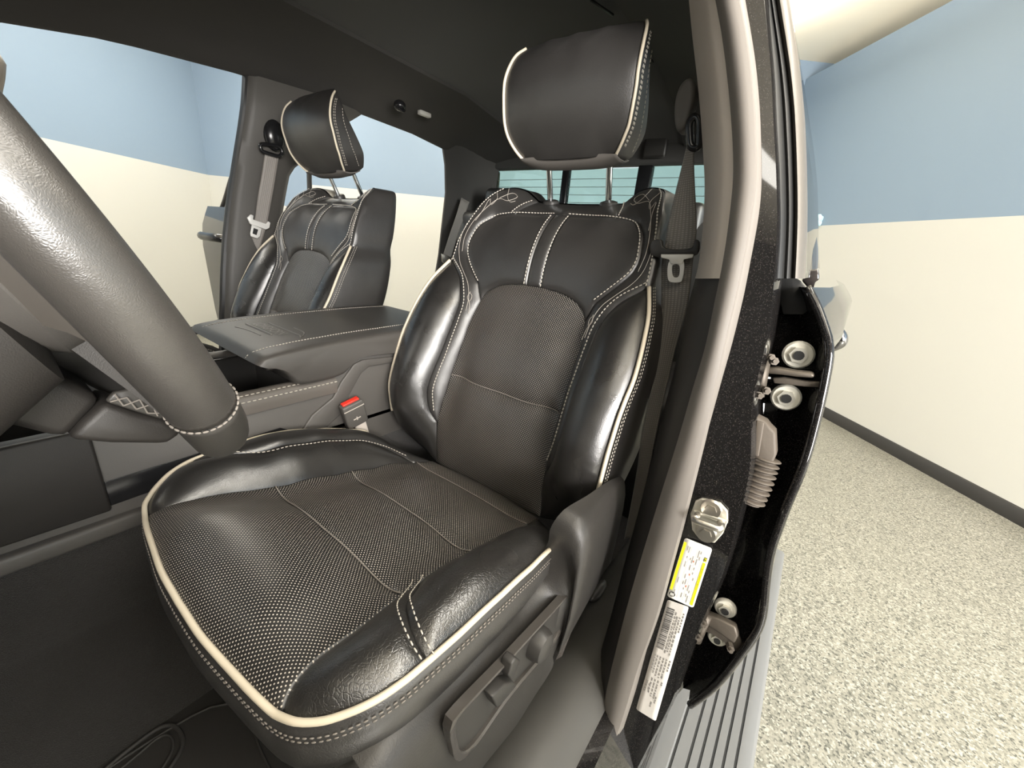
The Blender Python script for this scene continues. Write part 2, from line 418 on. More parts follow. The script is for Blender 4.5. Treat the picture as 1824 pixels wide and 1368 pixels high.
def epoxy():
    m_, nt, b = nodes('epoxy_flake'); L = nt.links.new
    tc = N(nt, 'ShaderNodeTexCoord'); nz = N(nt, 'ShaderNodeTexNoise', i_Scale=30.0)
    v = N(nt, 'ShaderNodeTexVoronoi', i_Scale=165.0); L(tc.outputs['Object'], v.inputs['Vector'])
    sp = N(nt, 'ShaderNodeSeparateColor'); L(v.outputs['Color'], sp.inputs[0])
    cr = N(nt, 'ShaderNodeValToRGB'); cr.color_ramp.interpolation = 'CONSTANT'; e = cr.color_ramp.elements
    cols = [(0, (.075, .077, .066)), (.10, (.15, .15, .126)), (.32, (.22, .216, .182)), (.62, (.27, .263, .222)), (.86, (.365, .357, .31))]
    e[0].position = 0; e[0].color = (*cols[0][1], 1); e[1].position = cols[1][0]; e[1].color = (*cols[1][1], 1)
    for p, c in cols[2:]: x = e.new(p); x.color = (*c, 1)
    L(sp.outputs[0], cr.inputs['Fac']); L(cr.outputs['Color'], b.inputs['Base Color']); b.inputs['Roughness'].default_value = .3
    MATS['epoxy_flake'] = m_
epoxy()

# ------------------------------------------------------------------ the garage
def quad(name, pts, mt, kind='structure', label=None):
    o = mesh(name, pts, [(0, 1, 2, 3)], mt, sm=False); o['kind'] = kind
    if label: o['label'] = label
    s = o.modifiers.new('solid', 'SOLIDIFY'); s.thickness = .06; s.offset = -1
    return o
ZF = -H
VX = 7.5
quad('floor', [room(-4.6, W_F-.6, ZF), room(VX, W_F-.6, ZF), room(VX, W_B+.6, ZF), room(-4.6, W_B+.6, ZF)], 'epoxy_flake', label='speckled pale epoxy garage floor')
quad('ceiling', [room(-4.6, W_F-.6, Z_C), room(-4.6, W_B+.6, Z_C), room(VX, W_B+.6, Z_C), room(VX, W_F-.6, Z_C)], 'ceiling', label='cream garage ceiling')
Z_T = 2.12
quad('wall_left', [room(V_L, W_F, ZF), room(V_L, W_B, ZF), room(V_L, W_B, Z_C), room(V_L, W_F, Z_C)], 'wall_two_tone', label='blue over cream garage wall seen through the passenger door opening')
quad('wall_back', [room(V_L, W_B, ZF), room(VX, W_B, ZF), room(VX, W_B, Z_C), room(V_L, W_B, Z_C)], 'wall_two_tone', label='blue over cream rear garage wall')
o = quad('wall_right', [room(V_R, W_B, ZF), room(V_R, W_F, ZF), room(V_R, W_F, Z_T), room(V_R, W_B, Z_T)], 'wall_two_tone', label='blue over cream garage wall beside the driver side')
quad('wall_front', [room(VX, W_F, ZF), room(V_L, W_F, ZF), room(V_L, W_F, Z_C), room(VX, W_F, Z_C)], 'bay_door', label='dark roller door wall of the garage')
quad('wall_side', [room(VX, W_B, ZF), room(VX, W_F, ZF), room(VX, W_F, Z_C), room(VX, W_B, Z_C)], 'wall_two_tone')
def baseboard(name, a, b, inward):
    a, b = np.array(a), np.array(b); n = np.array(inward)*.014; u = np.array([0, 0, .105]); t = np.array(inward)*.006
    loft(name, [[a, b], [a+n, b+n], [a+n+u*.93, b+n+u*.93], [a+t+u, b+t+u], [a+u, b+u]], 'baseboard')['kind'] = 'structure'
baseboard('baseboard_right', room(V_R, W_F, ZF), room(V_R, W_B, ZF), -RV)
baseboard('baseboard_left', room(V_L, W_F, ZF), room(V_L, W_B, ZF), RV)
baseboard('baseboard_back', room(V_L, W_B, ZF), room(V_R, W_B, ZF), -RW)

# ------------------------------------------------------------------ upholstery: panels on a smooth surface
class TPS:
    def __init__(s, P, v, lam=1e-6):
        s.P = np.array(P, float); n = len(s.P)
        K = s.k(s.P, s.P)+lam*np.eye(n); Q = np.c_[np.ones(n), s.P]
        A = np.block([[K, Q], [Q.T, np.zeros((3, 3))]]); s.w = np.linalg.solve(A, np.r_[np.array(v, float), 0, 0, 0])
    @staticmethod
    def k(a, b):
        r2 = ((a[:, None]-b[None])**2).sum(2); return .5*r2*np.log(r2+1e-12)
    def __call__(s, X):
        X = np.atleast_2d(X); return s.k(X, s.P) @ s.w[:-3]+s.w[-3]+X @ s.w[-2:]
def seg_dist(P, poly):
    A = poly; B = np.roll(poly, -1, 0); out = np.full(len(P), 1e9)
    for a, b in zip(A, B):
        ab = b-a; t = np.clip(((P-a) @ ab)/(ab @ ab+1e-15), 0, 1); d = np.linalg.norm(P-(a+t[:, None]*ab), axis=1); out = np.minimum(out, d)
    return out
def inside(P, poly):
    x, y = P[:, 0], P[:, 1]; r = np.zeros(len(P), bool); n = len(poly); j = n-1
    for i in range(n):
        xi, yi = poly[i]; xj, yj = poly[j]
        c = ((yi > y) != (yj > y)) & (x < (xj-xi)*(y-yi)/(yj-yi+1e-15)+xi); r ^= c; j = i
    return r
def outline(*segs, step=.004):
    out = []
    for s_ in segs:
        q = smooth(s_, step=step) if len(s_) > 2 else resamp(s_, step=step)
        out.append(q[:-1] if np.linalg.norm(q[-1]-np.array(segs[0][0])) < 1e-6 or s_ is not segs[-1] else q)
    p = np.vstack(out); keep = np.linalg.norm(p-np.roll(p, 1, 0), axis=1) > 4e-4
    return p[keep]
def basemap(B, P, e=1e-4):
    P = np.atleast_2d(P); Q = B(P); du = B(P+[e, 0])-B(P-[e, 0]); dv = B(P+[0, e])-B(P-[0, e])
    n = np.cross(du, dv); n /= np.linalg.norm(n, axis=1)[:, None]+1e-15; return Q, n
def panel(name, poly, B, sgn, matn, parent, puff=.006, rad=.009, edge=-.0035, grid=.0055, skirt=.012, extra=None):
    poly = np.array(poly, float)
    area = .5*np.sum(poly[:, 0]*np.roll(poly[:, 1], -1)-np.roll(poly[:, 0], -1)*poly[:, 1])
    if area < 0: poly = poly[::-1]
    lo, hi = poly.min(0), poly.max(0); pts = [poly]
    T = np.roll(poly, -1, 0)-np.roll(poly, 1, 0); T /= np.linalg.norm(T, axis=1)[:, None]+1e-15; Nn = np.stack([-T[:, 1], T[:, 0]], 1)
    for d in (.0016, .0042):
        q = poly+Nn*d; ok = inside(q, poly) & (seg_dist(q, poly) > d*.93); pts.append(q[ok])
    gx = np.arange(lo[0], hi[0], grid); gy = np.arange(lo[1], hi[1], grid*.866); g = np.array([[x+(grid/2 if j % 2 else 0), y] for j, y in enumerate(gy) for x in gx])
    if len(g):
        ok = inside(g, poly); g = g[ok]; g = g[seg_dist(g, poly) > .0068]; pts.append(g)
    n = len(poly); P = np.vstack(pts)
    vs, es, fs, ov, _, _ = geometry.delaunay_2d_cdt([Vector(p) for p in P], [(i, (i+1) % n) for i in range(n)], [list(range(n))], 1, 1e-7)
    P = np.array([tuple(v) for v in vs]); fs = [tuple(f) for f in fs if len(f) >= 3]
    d = seg_dist(P, poly); Q, nn = basemap(B, P); nn = nn*sgn
    h = edge+(puff-edge)*(1-np.exp(-d/rad))
    if extra is not None: h = h+extra(P, d)
    V = Q+nn*h[:, None]
    # orientation
    flip = False
    for f in fs[:1]:
        a, b_, c = V[f[0]], V[f[1]], V[f[2]]; flip = np.dot(np.cross(b_-a, c-a), nn[f[0]]) < 0
    if flip: fs = [f[::-1] for f in fs]
    # skirt behind the seam
    bd = {}
    for f in fs:
        for i in range(len(f)): bd[(f[i], f[(i+1) % len(f)])] = 1
    be = [(a, b_) for (a, b_) in bd if (b_, a) not in bd]; ids = {}; V = list(V); U = [tuple(p) for p in P]
    for a, b_ in be:
        for k in (a, b_):
            if k not in ids: ids[k] = len(V); V.append(np.array(V[k])-nn[k]*skirt); U.append(tuple(P[k]))
        fs.append((b_, a, ids[a], ids[b_]))
    return mesh(name, V, fs, matn, parent, uv=U)
def on(B, sgn, pts, h, step=.002, sm=True):
    q = smooth(pts, step=step) if sm and len(pts) > 2 else resamp(pts, step=step)
    Q, n = basemap(B, q); return Q+n*sgn*h
mir = lambda L: [(-a[0],)+tuple(a[1:]) for a in L]

# backrest front: measured points (u, y, z), mirrored
INS = [(.144, .565, -.490), (.144, .565, -.467), (.140, .562, -.424), (.141, .566, -.387), (.139, .575, -.353), (.137, .587, -.318), (.136, .600, -.283), (.135, .615, -.246), (.133, .631, -.207), (.133, .650, -.167), (.126, .669, -.125)]
BSEAM = [(.143, .565, -.390), (.156, .556, -.362), (.164, .557, -.318), (.163, .573, -.275), (.161, .590, -.241), (.161, .608, -.205), (.161, .627, -.167), (.164, .646, -.126), (.186, .663, -.083), (.230, .680, -.048)]
PIPE = [(.230, .679, -.050), (.249, .645, -.090), (.257, .622, -.123), (.262, .603, -.155), (.264, .587, -.185), (.263, .571, -.213), (.262, .559, -.241), (.262, .549, -.269), (.262, .540, -.297), (.262, .534, -.325), (.260, .534, -.356), (.256, .536, -.389)]
BOT = [(.256, .536, -.389), (.250, .543, -.418), (.236, .555, -.445), (.212, .570, -.470), (.178, .575, -.486), (.144, .567, -.490)]
SHO = [(.230, .679, -.050), (.2275, .692, -.012), (.2195, .711, .028), (.207, .735, .0706), (.195, .770, .100), (.183, .789, .112), (.158, .802, .1175), (.132, .812, .113), (.113, .817, .101), (.100, .819, .092)]
PAN = [(.166, .747, .052), (.187, .722, .031), (.195, .706, .005), (.197, .699, -.011), (.192, .692, -.031), (.177, .683, -.051), (.159, .677, -.070), (.140, .673, -.090)]
CREST = [(.213, .518, -.36), (.215, .521, -.30), (.215, .542, -.25), (.216, .568, -.20), (.214, .598, -.15), (.212, .634, -.10), (.205, .545, -.42), (.19, .563, -.455)]
MID = [(0, .568, -.50), (0, .566, -.42), (0, .580, -.35), (0, .604, -.283), (0, .638, -.2), (0, .672, -.12), (0, .684, -.05), (0, .708, .01), (0, .742, .05), (0, .768, .068), (0, .82, .088),
       (.08, .566, -.46), (.08, .578, -.36), (.08, .602, -.283), (.08, .640, -.19), (.08, .681, -.06), (.09, .707, .01), (.1, .745, .053), (.1, .775, .07), (.155, .77, .083), (.2, .735, .06)]
cp = []
for L in (INS, BSEAM, PIPE, BOT, SHO, PAN, CREST, MID):
    for a in L:
        cp.append(a)
        if a[0] > 1e-6: cp.append((-a[0], a[1], a[2]))
cp = np.array(cp)
_, ix = np.unique(np.round(cp[:, [0, 2]], 3), axis=0, return_index=True); cp = cp[ix]
fY = TPS(cp[:, [0, 2]], cp[:, 1], 2e-6)
BB = lambda P: np.stack([P[:, 0], fY(P), P[:, 1]], 1)       # (u, z) -> point
# cushion top
CP = [(.190, .081, -.389), (.207, .086, -.384), (.218, .093, -.382), (.228, .101, -.379), (.236, .110, -.376), (.245, .122, -.372), (.252, .136, -.369), (.258, .156, -.366), (.261, .182, -.365), (.264, .221, -.364), (.265, .283, -.366), (.260, .350, -.380), (.250, .420, -.400), (.240, .455, -.412)]
CF = [(.190, .081, -.389), (.162, .076, -.390), (.115, .071, -.391), (.059, .066, -.391), (0, .065, -.391)]
CI = [(.187, .083, -.389), (.183, .088, -.385), (.179, .095, -.381), (.175, .108, -.378), (.171, .127, -.379), (.169, .148, -.382), (.166, .172, -.387), (.160, .201, -.394), (.153, .251, -.405), (.152, .332, -.423), (.150, .41, -.442), (.149, .498, -.465), (.146, .56, -.485)]
CC = [(.215, .115, -.368), (.215, .15, -.358), (.213, .20, -.354), (.211, .27, -.356), (.209, .34, -.370), (.205, .41, -.392), (.195, .47, -.430), (.18, .53, -.470), (.22, .50, -.45)]
CM = [(0, .073, -.3865), (.1, .078, -.3865), (0, .088, -.3785), (.1, .092, -.3785), (0, .112, -.371), (.1, .115, -.372), (0, .15, -.371), (.09, .15, -.375), (0, .23, -.396), (.08, .23, -.400), (0, .33, -.420), (.08, .33, -.422), (0, .43, -.446), (.08, .43, -.446), (0, .56, -.487), (.08, .56, -.487), (.14, .60, -.495), (0, .60, -.50)]
cc = []
for L in (CP, CF, CI, CC, CM):
    for a in L:
        cc.append(a)
        if a[0] > 1e-6: cc.append((-a[0], a[1], a[2]))
cc = np.array(cc)
_, ix = np.unique(np.round(cc[:, :2], 3), axis=0, return_index=True); cc = cc[ix]
fZ = TPS(cc[:, :2], cc[:, 2], 2e-6)
CB = lambda P: np.stack([P[:, 0], P[:, 1], fZ(P)], 1)       # (u, y) -> point

def build_seat(label):
    S = thing('car_seat', label, 'seat', 'front bucket seats')
    uz = lambda L: [(a[0], a[2]) for a in L]
    sgB = 1.0                                                # front of the backrest faces -y
    n0 = basemap(BB, np.array([[0, -.3]]))[1][0]; sgB = -1.0 if n0[1] > 0 else 1.0
    sgC = 1.0
    back = part('backrest', S); cush = part('cushion', S); head = part('headrest', S)
    # ---- backrest panels
    ARCH = [(.126, -.125), (.117, -.108), (.102, -.097), (.082, -.088), (.056, -.082), (0, -.079), (-.056, -.082), (-.082, -.088), (-.102, -.097), (-.117, -.108), (-.126, -.125)]
    ins = uz(INS); iL = mir(ins)
    SEAM = [(.136, -.283), (.09, -.2845), (0, -.286), (-.09, -.2845), (-.136, -.283)]
    up = [p for p in ins if p[1] >= -.2831]; lowr = [p for p in ins if p[1] <= -.2829]
    panel('lower_insert', outline(lowr, SEAM, mir(lowr)[::-1], [(-.144, -.49), (.144, -.49)]), BB, sgB, 'leather_perf', back, puff=.007, rad=.02)
    panel('upper_insert', outline(SEAM[::-1], up, ARCH, mir(up)[::-1]), BB, sgB, 'leather_perf', back, puff=.007, rad=.02)
    pan = uz(PAN)
    topb = [(.016, .0625), (.10, .061), (.140, .0585), (.166, .052)]
    tip = [(.140, -.090), (.126, -.125)]
    archR = [(.126, -.125), (.117, -.108), (.102, -.097), (.082, -.088), (.056, -.082), (.016, -.0792)]
    ur = outline([(.016, -.0792), (.016, .0625)], topb, pan, tip, archR)
    panel('shoulder_panel', ur, BB, sgB, 'leather_soft', back, puff=.0025, rad=.0035)
    panel('shoulder_panel', np.array(mir([tuple(p) for p in ur])), BB, sgB, 'leather_soft', back, puff=.0025, rad=.0035)
    panel('center_strip', outline([(-.016, -.0792), (.016, -.0792)], [(.016, -.0792), (.016, .0625)], [(.016, .0625), (-.016, .0625)], [(-.016, .0625), (-.016, -.0792)]), BB, sgB, 'leather_soft', back, puff=.0018, rad=.0030)
    seam = uz(BSEAM); sho = uz(SHO); pipe = uz(PIPE); bot = uz(BOT)
    hd = [(.100, .092), (.112, .075), (.117, .060)]
    tb2 = [(.117, .0602), (.140, .0585), (.166, .052)]
    insd = [p for p in ins if p[1] >= -.391][::-1]
    wing = outline(seam, [(.230, -.048)]+sho[1:], hd, tb2, pan, tip, insd+[(.143, -.390)])
    bol = outline([p for p in ins if p[1] <= -.39]+[(.143, -.390)], seam, pipe[0:1]+pipe[1:], bot)
    for sx in (1, -1):
        f = (lambda p: p) if sx > 0 else (lambda p: np.array(mir([tuple(q) for q in p])))
        panel('wing', f(wing), BB, sgB, 'leather_soft', back, puff=.003, rad=.005)
        panel('bolster', f(bol), BB, sgB, 'leather', back, puff=.006, rad=.011)
    ts = outline([(.117, .0602), (0, .0625), (-.117, .0602)], mir(hd)[::-1], [(-.100, .092), (0, .0885), (.100, .092)], hd)
    panel('top_strip', ts, BB, sgB, 'leather_soft', back, puff=.004, rad=.006)
    # piping on the bolsters
    for sx in (1, -1):
        q = smooth([(sx*a[0], a[1]-.002, a[2]) for a in PIPE], step=.006); tube('piping', q, .0035, 'piping', back)
    # ---- shell behind the panels
    loop = uz(PIPE)[::-1]
    loop = [(0, -.494), (.10, -.494)]+uz(BOT)[::-1]+uz(PIPE)[::-1][1:]+uz(SHO)[1:]+[(.05, .089), (0, .0885)]
    half = smooth(loop, step=.008)
    full = np.vstack([half, np.array(mir([tuple(p) for p in half]))[::-1][1:-1]])
    Lf = BB(full); yr = lambda z: .835+.32*z
    r0 = Lf.copy(); r0[:, 1] += .004
    back_y = np.minimum(yr(full[:, 1]), .90)
    def ring(k, grow, sc=1.0, dz=0):
        r = Lf.copy(); r[:, 1] = np.maximum(Lf[:, 1]*(1-k)+back_y*k, Lf[:, 1]+.006); r[:, 0] *= 1+grow; c = np.array([0, -.2]); r[:, 2] = c[1]+(r[:, 2]-c[1])*sc+dz; return r
    rings = [r0, ring(.12, .014), ring(.4, .022), ring(.75, .02), ring(.93, .0), ring(1.0, -.05, .97)]
    sh = loft('side_panel', rings, 'leather_soft', back, closed=True)
    b0 = ring(1.0, -.05, .97); c0 = b0.mean(0)
    loft('back_shell', [b0, c0+(b0-c0)*.9+[0, .012, 0], c0+(b0-c0)*.5+[0, .016, 0]], 'plastic_soft', back, closed=True, cap1=True)
    # ---- stitching on the backrest
    Lh = []
    st = lambda pts, h=.004: on(BB, sgB, pts, h)
    pb = [(.016, .0595), (.10, .058), (.137, .0555), (.162, .0495), (.1835, .0295), (.1915, .004), (.1935, -.011), (.1885, -.030), (.174, -.049), (.156, -.068), (.137, -.087)]
    for sx in (1, -1):
        f = (lambda L: L) if sx > 0 else mir
        Lh.append(st(f(pb))); Lh.append(st(f([(.0200, -.077), (.0195, -.02), (.0195, .058)])))
        sd = [(a+(.0035 if i < 8 else .0015), b) for i, (a, b) in enumerate(seam)]
        Lh.append(st(f([(a-.0065, b+(.003 if i > 7 else 0)) for i, (a, b) in enumerate(seam)][1:]), .0035))
        Lh.append(st(f([(.1235, .060), (.119, .076), (.108, .091)]), .0035))
        Lh.append(st(f([(a-.0055, b-.001) for a, b in sho][0:6]), .0035))
    stitches('stitching', Lh, back, r=.0012, L=.0052, gap=.0018)
    # stitched filigree on the wings
    fil = [[(.172, .088), (.150, .100), (.137, .092), (.150, .083), (.172, .086), (.186, .070), (.200, .040), (.208, .0), (.204, -.03)],
           [(.186, .100), (.176, .085), (.183, .072), (.190, .085), (.193, .062), (.198, .036)],
           [(.165, .110), (.155, .090), (.143, .080), (.135, .083)],
           [(.214, .030), (.217, .0), (.213, -.028), (.200, -.052), (.180, -.072), (.160, -.094), (.150, -.120), (.147, -.150)],
           [(.150, -.112), (.144, -.118), (.146, -.130), (.152, -.122), (.149, -.110)], [(.149, -.125), (.143, -.140), (.141, -.155)]]
    b_ = MB()
    for L in fil:
        for sx in (1, -1):
            p = on(BB, sgB, L if sx > 0 else mir(L), .0045, step=.004); b_.tube(p, .0006, 5)
    mo = b_.build('filigree_stitching', 'thread_mid', back); mo['kind'] = 'stuff'
    # bolster double row behind the piping
    D = []
    for sx in (1, -1):
        for k_, gy in ((1.004, .009), (1.008, .015)):
            D.append(smooth([(sx*(a[0]*k_+.0025), a[1]+gy, a[2]) for a in PIPE], step=.003))
    stitches('side_stitching', D, back, r=.0008, L=.004, gap=.0022)
    # ---- headrest
    HP = [(.100, .750, .160), (.112, .739, .174), (.121, .731, .188), (.127, .726, .200), (.131, .720, .217), (.133, .717, .235), (.134, .715, .254), (.134, .713, .272), (.134, .714, .291), (.132, .721, .313), (.127, .735, .337), (.118, .752, .352)]
    hc = []
    for a in HP: hc += [a, (-a[0], a[1], a[2])]
    for u in (0, .055, -.055):
        k = 1-(u/.1)**2*.35
        hc += [(u, .750-.010*k, .158), (u, .728-.014*k, .20), (u, .716-.017*k, .25), (u, .715-.016*k, .29), (u, .728-.013*k, .325), (u, .752-.010*k, .352), (u, .775-.006*k, .363)]
    hc = np.array(hc); fH = TPS(hc[:, [0, 2]], hc[:, 1], 1e-6); HB = lambda P: np.stack([P[:, 0], fH(P), P[:, 1]], 1)
    sgH = -1.0 if basemap(HB, np.array([[0, .25]]))[1][0][1] > 0 else 1.0
    hp = uz(HP); top = [(.118, .352), (.09, .362), (.05, .367), (0, .368), (-.05, .367), (-.09, .362), (-.118, .352)]
    hpoly = outline(hp, top, mir(hp)[::-1], [(-.100, .160), (-.05, .157), (0, .156), (.05, .157), (.100, .160)])
    panel('headrest_front', hpoly, HB, sgH, 'leather_soft', head, puff=.003, rad=.012, edge=-.001)
    for sx in (1, -1): tube('piping', smooth([(sx*(a[0]+.001), a[1]-.001, a[2]) for a in HP], step=.004), .0029, 'piping', head)
    # body of the headrest: rings from the front outline to the wedge-shaped back
    hl = resamp(hpoly, 120, closed=True); f0 = HB(hl); f0[:, 1] += .002
    def hback(P, k):
        q = P.copy(); z = P[:, 2]
        yb = np.interp(z, [.155, .17, .21, .30, .345, .37], [.792, .812, .806, .765, .757, .775])
        q[:, 1] = np.maximum(P[:, 1]+.003*k, P[:, 1]*(1-k)+yb*k); q[:, 0] *= 1-.03*k**2; return q
    hr = [f0, hback(f0, .15), hback(f0, .5), hback(f0, .85), hback(f0, 1.0)]
    e0 = hr[-1]; c0 = e0.mean(0); e1 = c0+(e0-c0)*.86+[0, .010, 0]; e2 = c0+(e0-c0)*.4+[0, .012, 0]
    loft('headrest_side', hr+[e1, e2], 'leather_soft', head, closed=True, cap1=True)
    ub = []
    for k_, dz in ((0.0, .004), (.12, -.008), (.4, -.017), (.75, -.013), (1.0, .010)):
        ub.append(smooth([(u, .742+k_*.058, .160+dz*(1-(u/.112)**4)) for u in np.linspace(-.106, .106, 17)], n=34))
    loft('headrest_underside', ub, 'webbing_fabric', head, solid=.002)
    Hs = []
    for sx in (1, -1):
        for g in (.0075, .012): Hs.append(smooth([(sx*(a[0]+.0045), a[1]+g, a[2]) for a in HP[1:-1]], step=.003))
        Hs.append(smooth([(sx*(a[0]+.002), a[1]+.032+.02*(.33-a[2])/.15, a[2]) for a in HP[1:-2]], step=.003))
    stitches('stitching', Hs, head, r=.0008)
    for u in (-.069, .069):
        tube('post', smooth([(u, .820, .085), (u, .806, .13), (u, .792, .175)], 8), .0062, 'chrome', head, 14)
        b_ = MB(); b_.tube(np.array([(u, .822, .080), (u, .8205, .088), (u, .8195, .0925), (u, .819, .0945)]), [.019, .019, .017, .011], 20); b_.build('post_sleeve', 'plastic', head)
    # ---- cushion panels
    ci = [(a[0], a[1]) for a in CI]; cpp = [(a[0], a[1]) for a in CP]; cf = [(a[0], a[1]) for a in CF]
    def cut(y0, y1):
        out = [p for p in ci if y0 < p[1] < y1]
        f = lambda y: (np.interp(y, [p[1] for p in ci], [p[0] for p in ci]), y)
        return [f(y0)]+out+[f(y1)]
    s1 = lambda y, d: [(np.interp(y, [p[1] for p in ci], [p[0] for p in ci])*k_, y-d*(1-k_**2)) for k_ in (1, .66, .33, 0, -.33, -.66, -1)]
    Y1, Y2, Y3 = .232, .362, .515
    fr = cf+mir(cf[:-1])[::-1]
    fr = [(.187, .083)]+[p for p in fr if abs(p[0]) < .185]+[(-.187, .083)]
    panel('front_insert', outline(fr[::-1], cut(.083, Y1), s1(Y1, .004), mir(cut(.083, Y1))[::-1]), CB, sgC, 'leather_perf', cush, puff=.006, rad=.018, edge=-.002)
    panel('middle_insert', outline(s1(Y1, .004)[::-1], cut(Y1, Y2), s1(Y2, .004), mir(cut(Y1, Y2))[::-1]), CB, sgC, 'leather_perf', cush, puff=.006, rad=.018, edge=-.002)
    panel('rear_insert', outline(s1(Y2, .004)[::-1], cut(Y2, Y3), s1(Y3, 0), mir(cut(Y2, Y3))[::-1]), CB, sgC, 'leather_perf', cush, puff=.006, rad=.018, edge=-.002)
    panel('tail_insert', outline(s1(Y3, 0)[::-1], cut(Y3, .56), [(.146, .56), (0, .585), (-.146, .56)], mir(cut(Y3, .56))[::-1]), CB, sgC, 'leather_perf', cush, puff=.005, rad=.012, edge=-.002)
    rear = [(.240, .455), (.232, .478), (.212, .505), (.18, .535), (.146, .56)]
    # outboard bolster is split by a cross seam; inboard one by a seam along it
    xs = [(.1528, .262), (.164, .250), (.178, .230), (.191, .211), (.207, .198), (.228, .187), (.246, .182), (.2609, .181)]
    ciF = cut(.083, .262); ciR = cut(.262, .56); xs[0] = (float(ciF[-1][0]), .262)
    cpF = [p for p in cpp if p[1] < .180]+[(.2609, .181)]; cpR = [(.2609, .181)]+[p for p in cpp if p[1] > .183]
    panel('bolster', outline(ciF, xs, cpF[::-1], [cpF[0], ciF[0]]), CB, sgC, 'leather_worn', cush, puff=.006, rad=.014)
    panel('bolster', outline(ciR, rear[::-1], cpR[::-1], xs[::-1]), CB, sgC, 'leather_worn', cush, puff=.006, rad=.014)
    ls = [(-.252, .136), (-.240, .165), (-.222, .195), (-.208, .235), (-.205, .30), (-.203, .37), (-.196, .43), (-.184, .472), (-.170, .497), (-.150, .51)]
    mi = mir(ci); mp_ = mir(cpp)
    inF = [p for p in mi if p[1] < .511]
    panel('bolster', outline(inF, [inF[-1], ls[-1]], ls[::-1], [p for p in mp_ if p[1] <= .1361][::-1], [mp_[0], inF[0]]), CB, sgC, 'leather', cush, puff=.005, rad=.010)
    panel('bolster', outline(ls, [ls[-1], (-.1485, .515)], [(-.1485, .515), (-.146, .56)], mir(rear)[::-1], [p for p in mp_ if p[1] >= .1359][::-1]), CB, sgC, 'leather', cush, puff=.006, rad=.012)
    ring0 = smooth(cf[::-1]+cpp[1:], step=.006); fullc = np.vstack([np.array(mir([tuple(p) for p in ring0]))[::-1], ring0[1:]])
    pc = CB(fullc); n_ = basemap(CB, fullc)[1]
    tube('piping', pc+[0, 0, .0010], .0033, 'piping', cush)
    # skirt under the piping
    outw = np.stack([fullc[:, 0]/.26, -np.clip((.16-fullc[:, 1])/.09, 0, 1)], 1); outw /= np.linalg.norm(outw, axis=1)[:, None]+1e-9
    def sk(dz, g, rise=0):
        q = pc.copy(); q[:, :2] += outw*g; q[:, 2] += dz; return q
    taper = np.clip((fullc[:, 1]-.30)/.16, 0, 1)
    rows = [sk(-.001, -.002), sk(-.006, .003), sk(-.013, .0045), sk(-.019, .0035), sk(-.022, .0055), sk(-.040, .007), sk(-.058, .002), sk(-.075, -.012), sk(-.085, -.03)]
    for i, r in enumerate(rows):
        d = pc[:, 2]-r[:, 2]; r[:, 2] = pc[:, 2]-d*(1-taper*.35)
    loft('skirt', rows, 'leather_soft', cush)
    stitches('stitching', [smooth(sk(-.0105, .0050)[::2], step=.003), smooth(sk(-.0165, .0046)[::2], step=.003)], cush, mat='thread_dim', r=.0008, L=.004)
    sl = [on(CB, sgC, [(a+.006, b+.004) for a, b in ls[1:-1]], .0045), on(CB, sgC, [(a-.003, b-.0055) for a, b in xs], .004), on(CB, sgC, [(a+.003, b+.0055) for a, b in xs], .004)]
    stitches('seam_stitching', sl, cush)
    for yy, dd in ((Y1, .004), (Y2, .004), (Y3, 0)): tube('insert_seam', on(CB, sgC, s1(yy, dd), .0002, step=.006), .0010, 'thread_dim', cush, 6)
    b_ = MB(); b_.tube(on(BB, sgB, SEAM, .0002, step=.006), .0010, 6); b_.build('insert_seam', 'thread_dim', back)
    # foam core and seat pan
    b_ = MB(); b_.box((0, .33, -.575), (.44, .44, .12)); b_.build('seat_pan', 'plastic', cush, bevel=.02)
    return S
mat('webbing_fabric', (.11, .10, .09), .9, bump=(1200, .5, .0005))
mat('thread_dim', (.20, .18, .16), .7)
mat('thread_mid', (.36, .33, .29), .7)
XS = -.4535
drv = build_seat('black leather driver seat with cream piping in the foreground beside the steering wheel')
drv.location = (XS, 0, 0)
pas = copy_tree(drv); pas.location = (XS-.852, 0, 0)
pas['label'] = 'black leather passenger seat with cream piping beyond the center console'
for h_ in pas.children:
    if h_.name.startswith('headrest'):                       # the far headrest is tipped forward a little
        a = math.radians(9); py_, pz_ = .79, .155
        h_.rotation_euler = (a, 0, 0); h_.location = (0, py_-(py_*math.cos(a)-pz_*math.sin(a)), pz_-(py_*math.sin(a)+pz_*math.cos(a)))

# ---- plastic side shield and power controls of the driver seat (outboard side)
def loc(P): return np.array(P)-np.array([XS, 0, 0])
shield = part('side_shield', drv)
TOPS = [(640, 1368), (667, 1330), (730, 1264), (780, 1219), (822, 1178), (864, 1138), (895, 1113), (924, 1088), (962, 1040), (981, 1012), (996, 985), (1004, 955), (1022, 928), (1060, 894), (1095, 862), (1110, 853)]
top = smooth([loc(at(px, py, x=-.198 if i < 9 else -.198+.006*min(4, i-8)))for i, (px, py) in enumerate(TOPS)], 48)
k = np.clip((top[:, 1]-.40)/.18, 0, 1)
def shrow(dx, dz):
    q = top.copy(); q[:, 0] += dx*(1-k*.75); q[:, 2] += dz*(1-.10*k); q[:, 1] += k*.012*min(1, -dz/.05); return q
loft('shield_body', [shrow(-.02, .004), shrow(0, 0), shrow(.008, -.003), shrow(.018, -.014), shrow(.026, -.036), shrow(.028, -.07), shrow(.027, -.13), shrow(.020, -.20), shrow(0, -.21)], 'shield_plastic', shield)
def onx(pts, x): return [loc(at(px, py, x=x)) for px, py in pts]
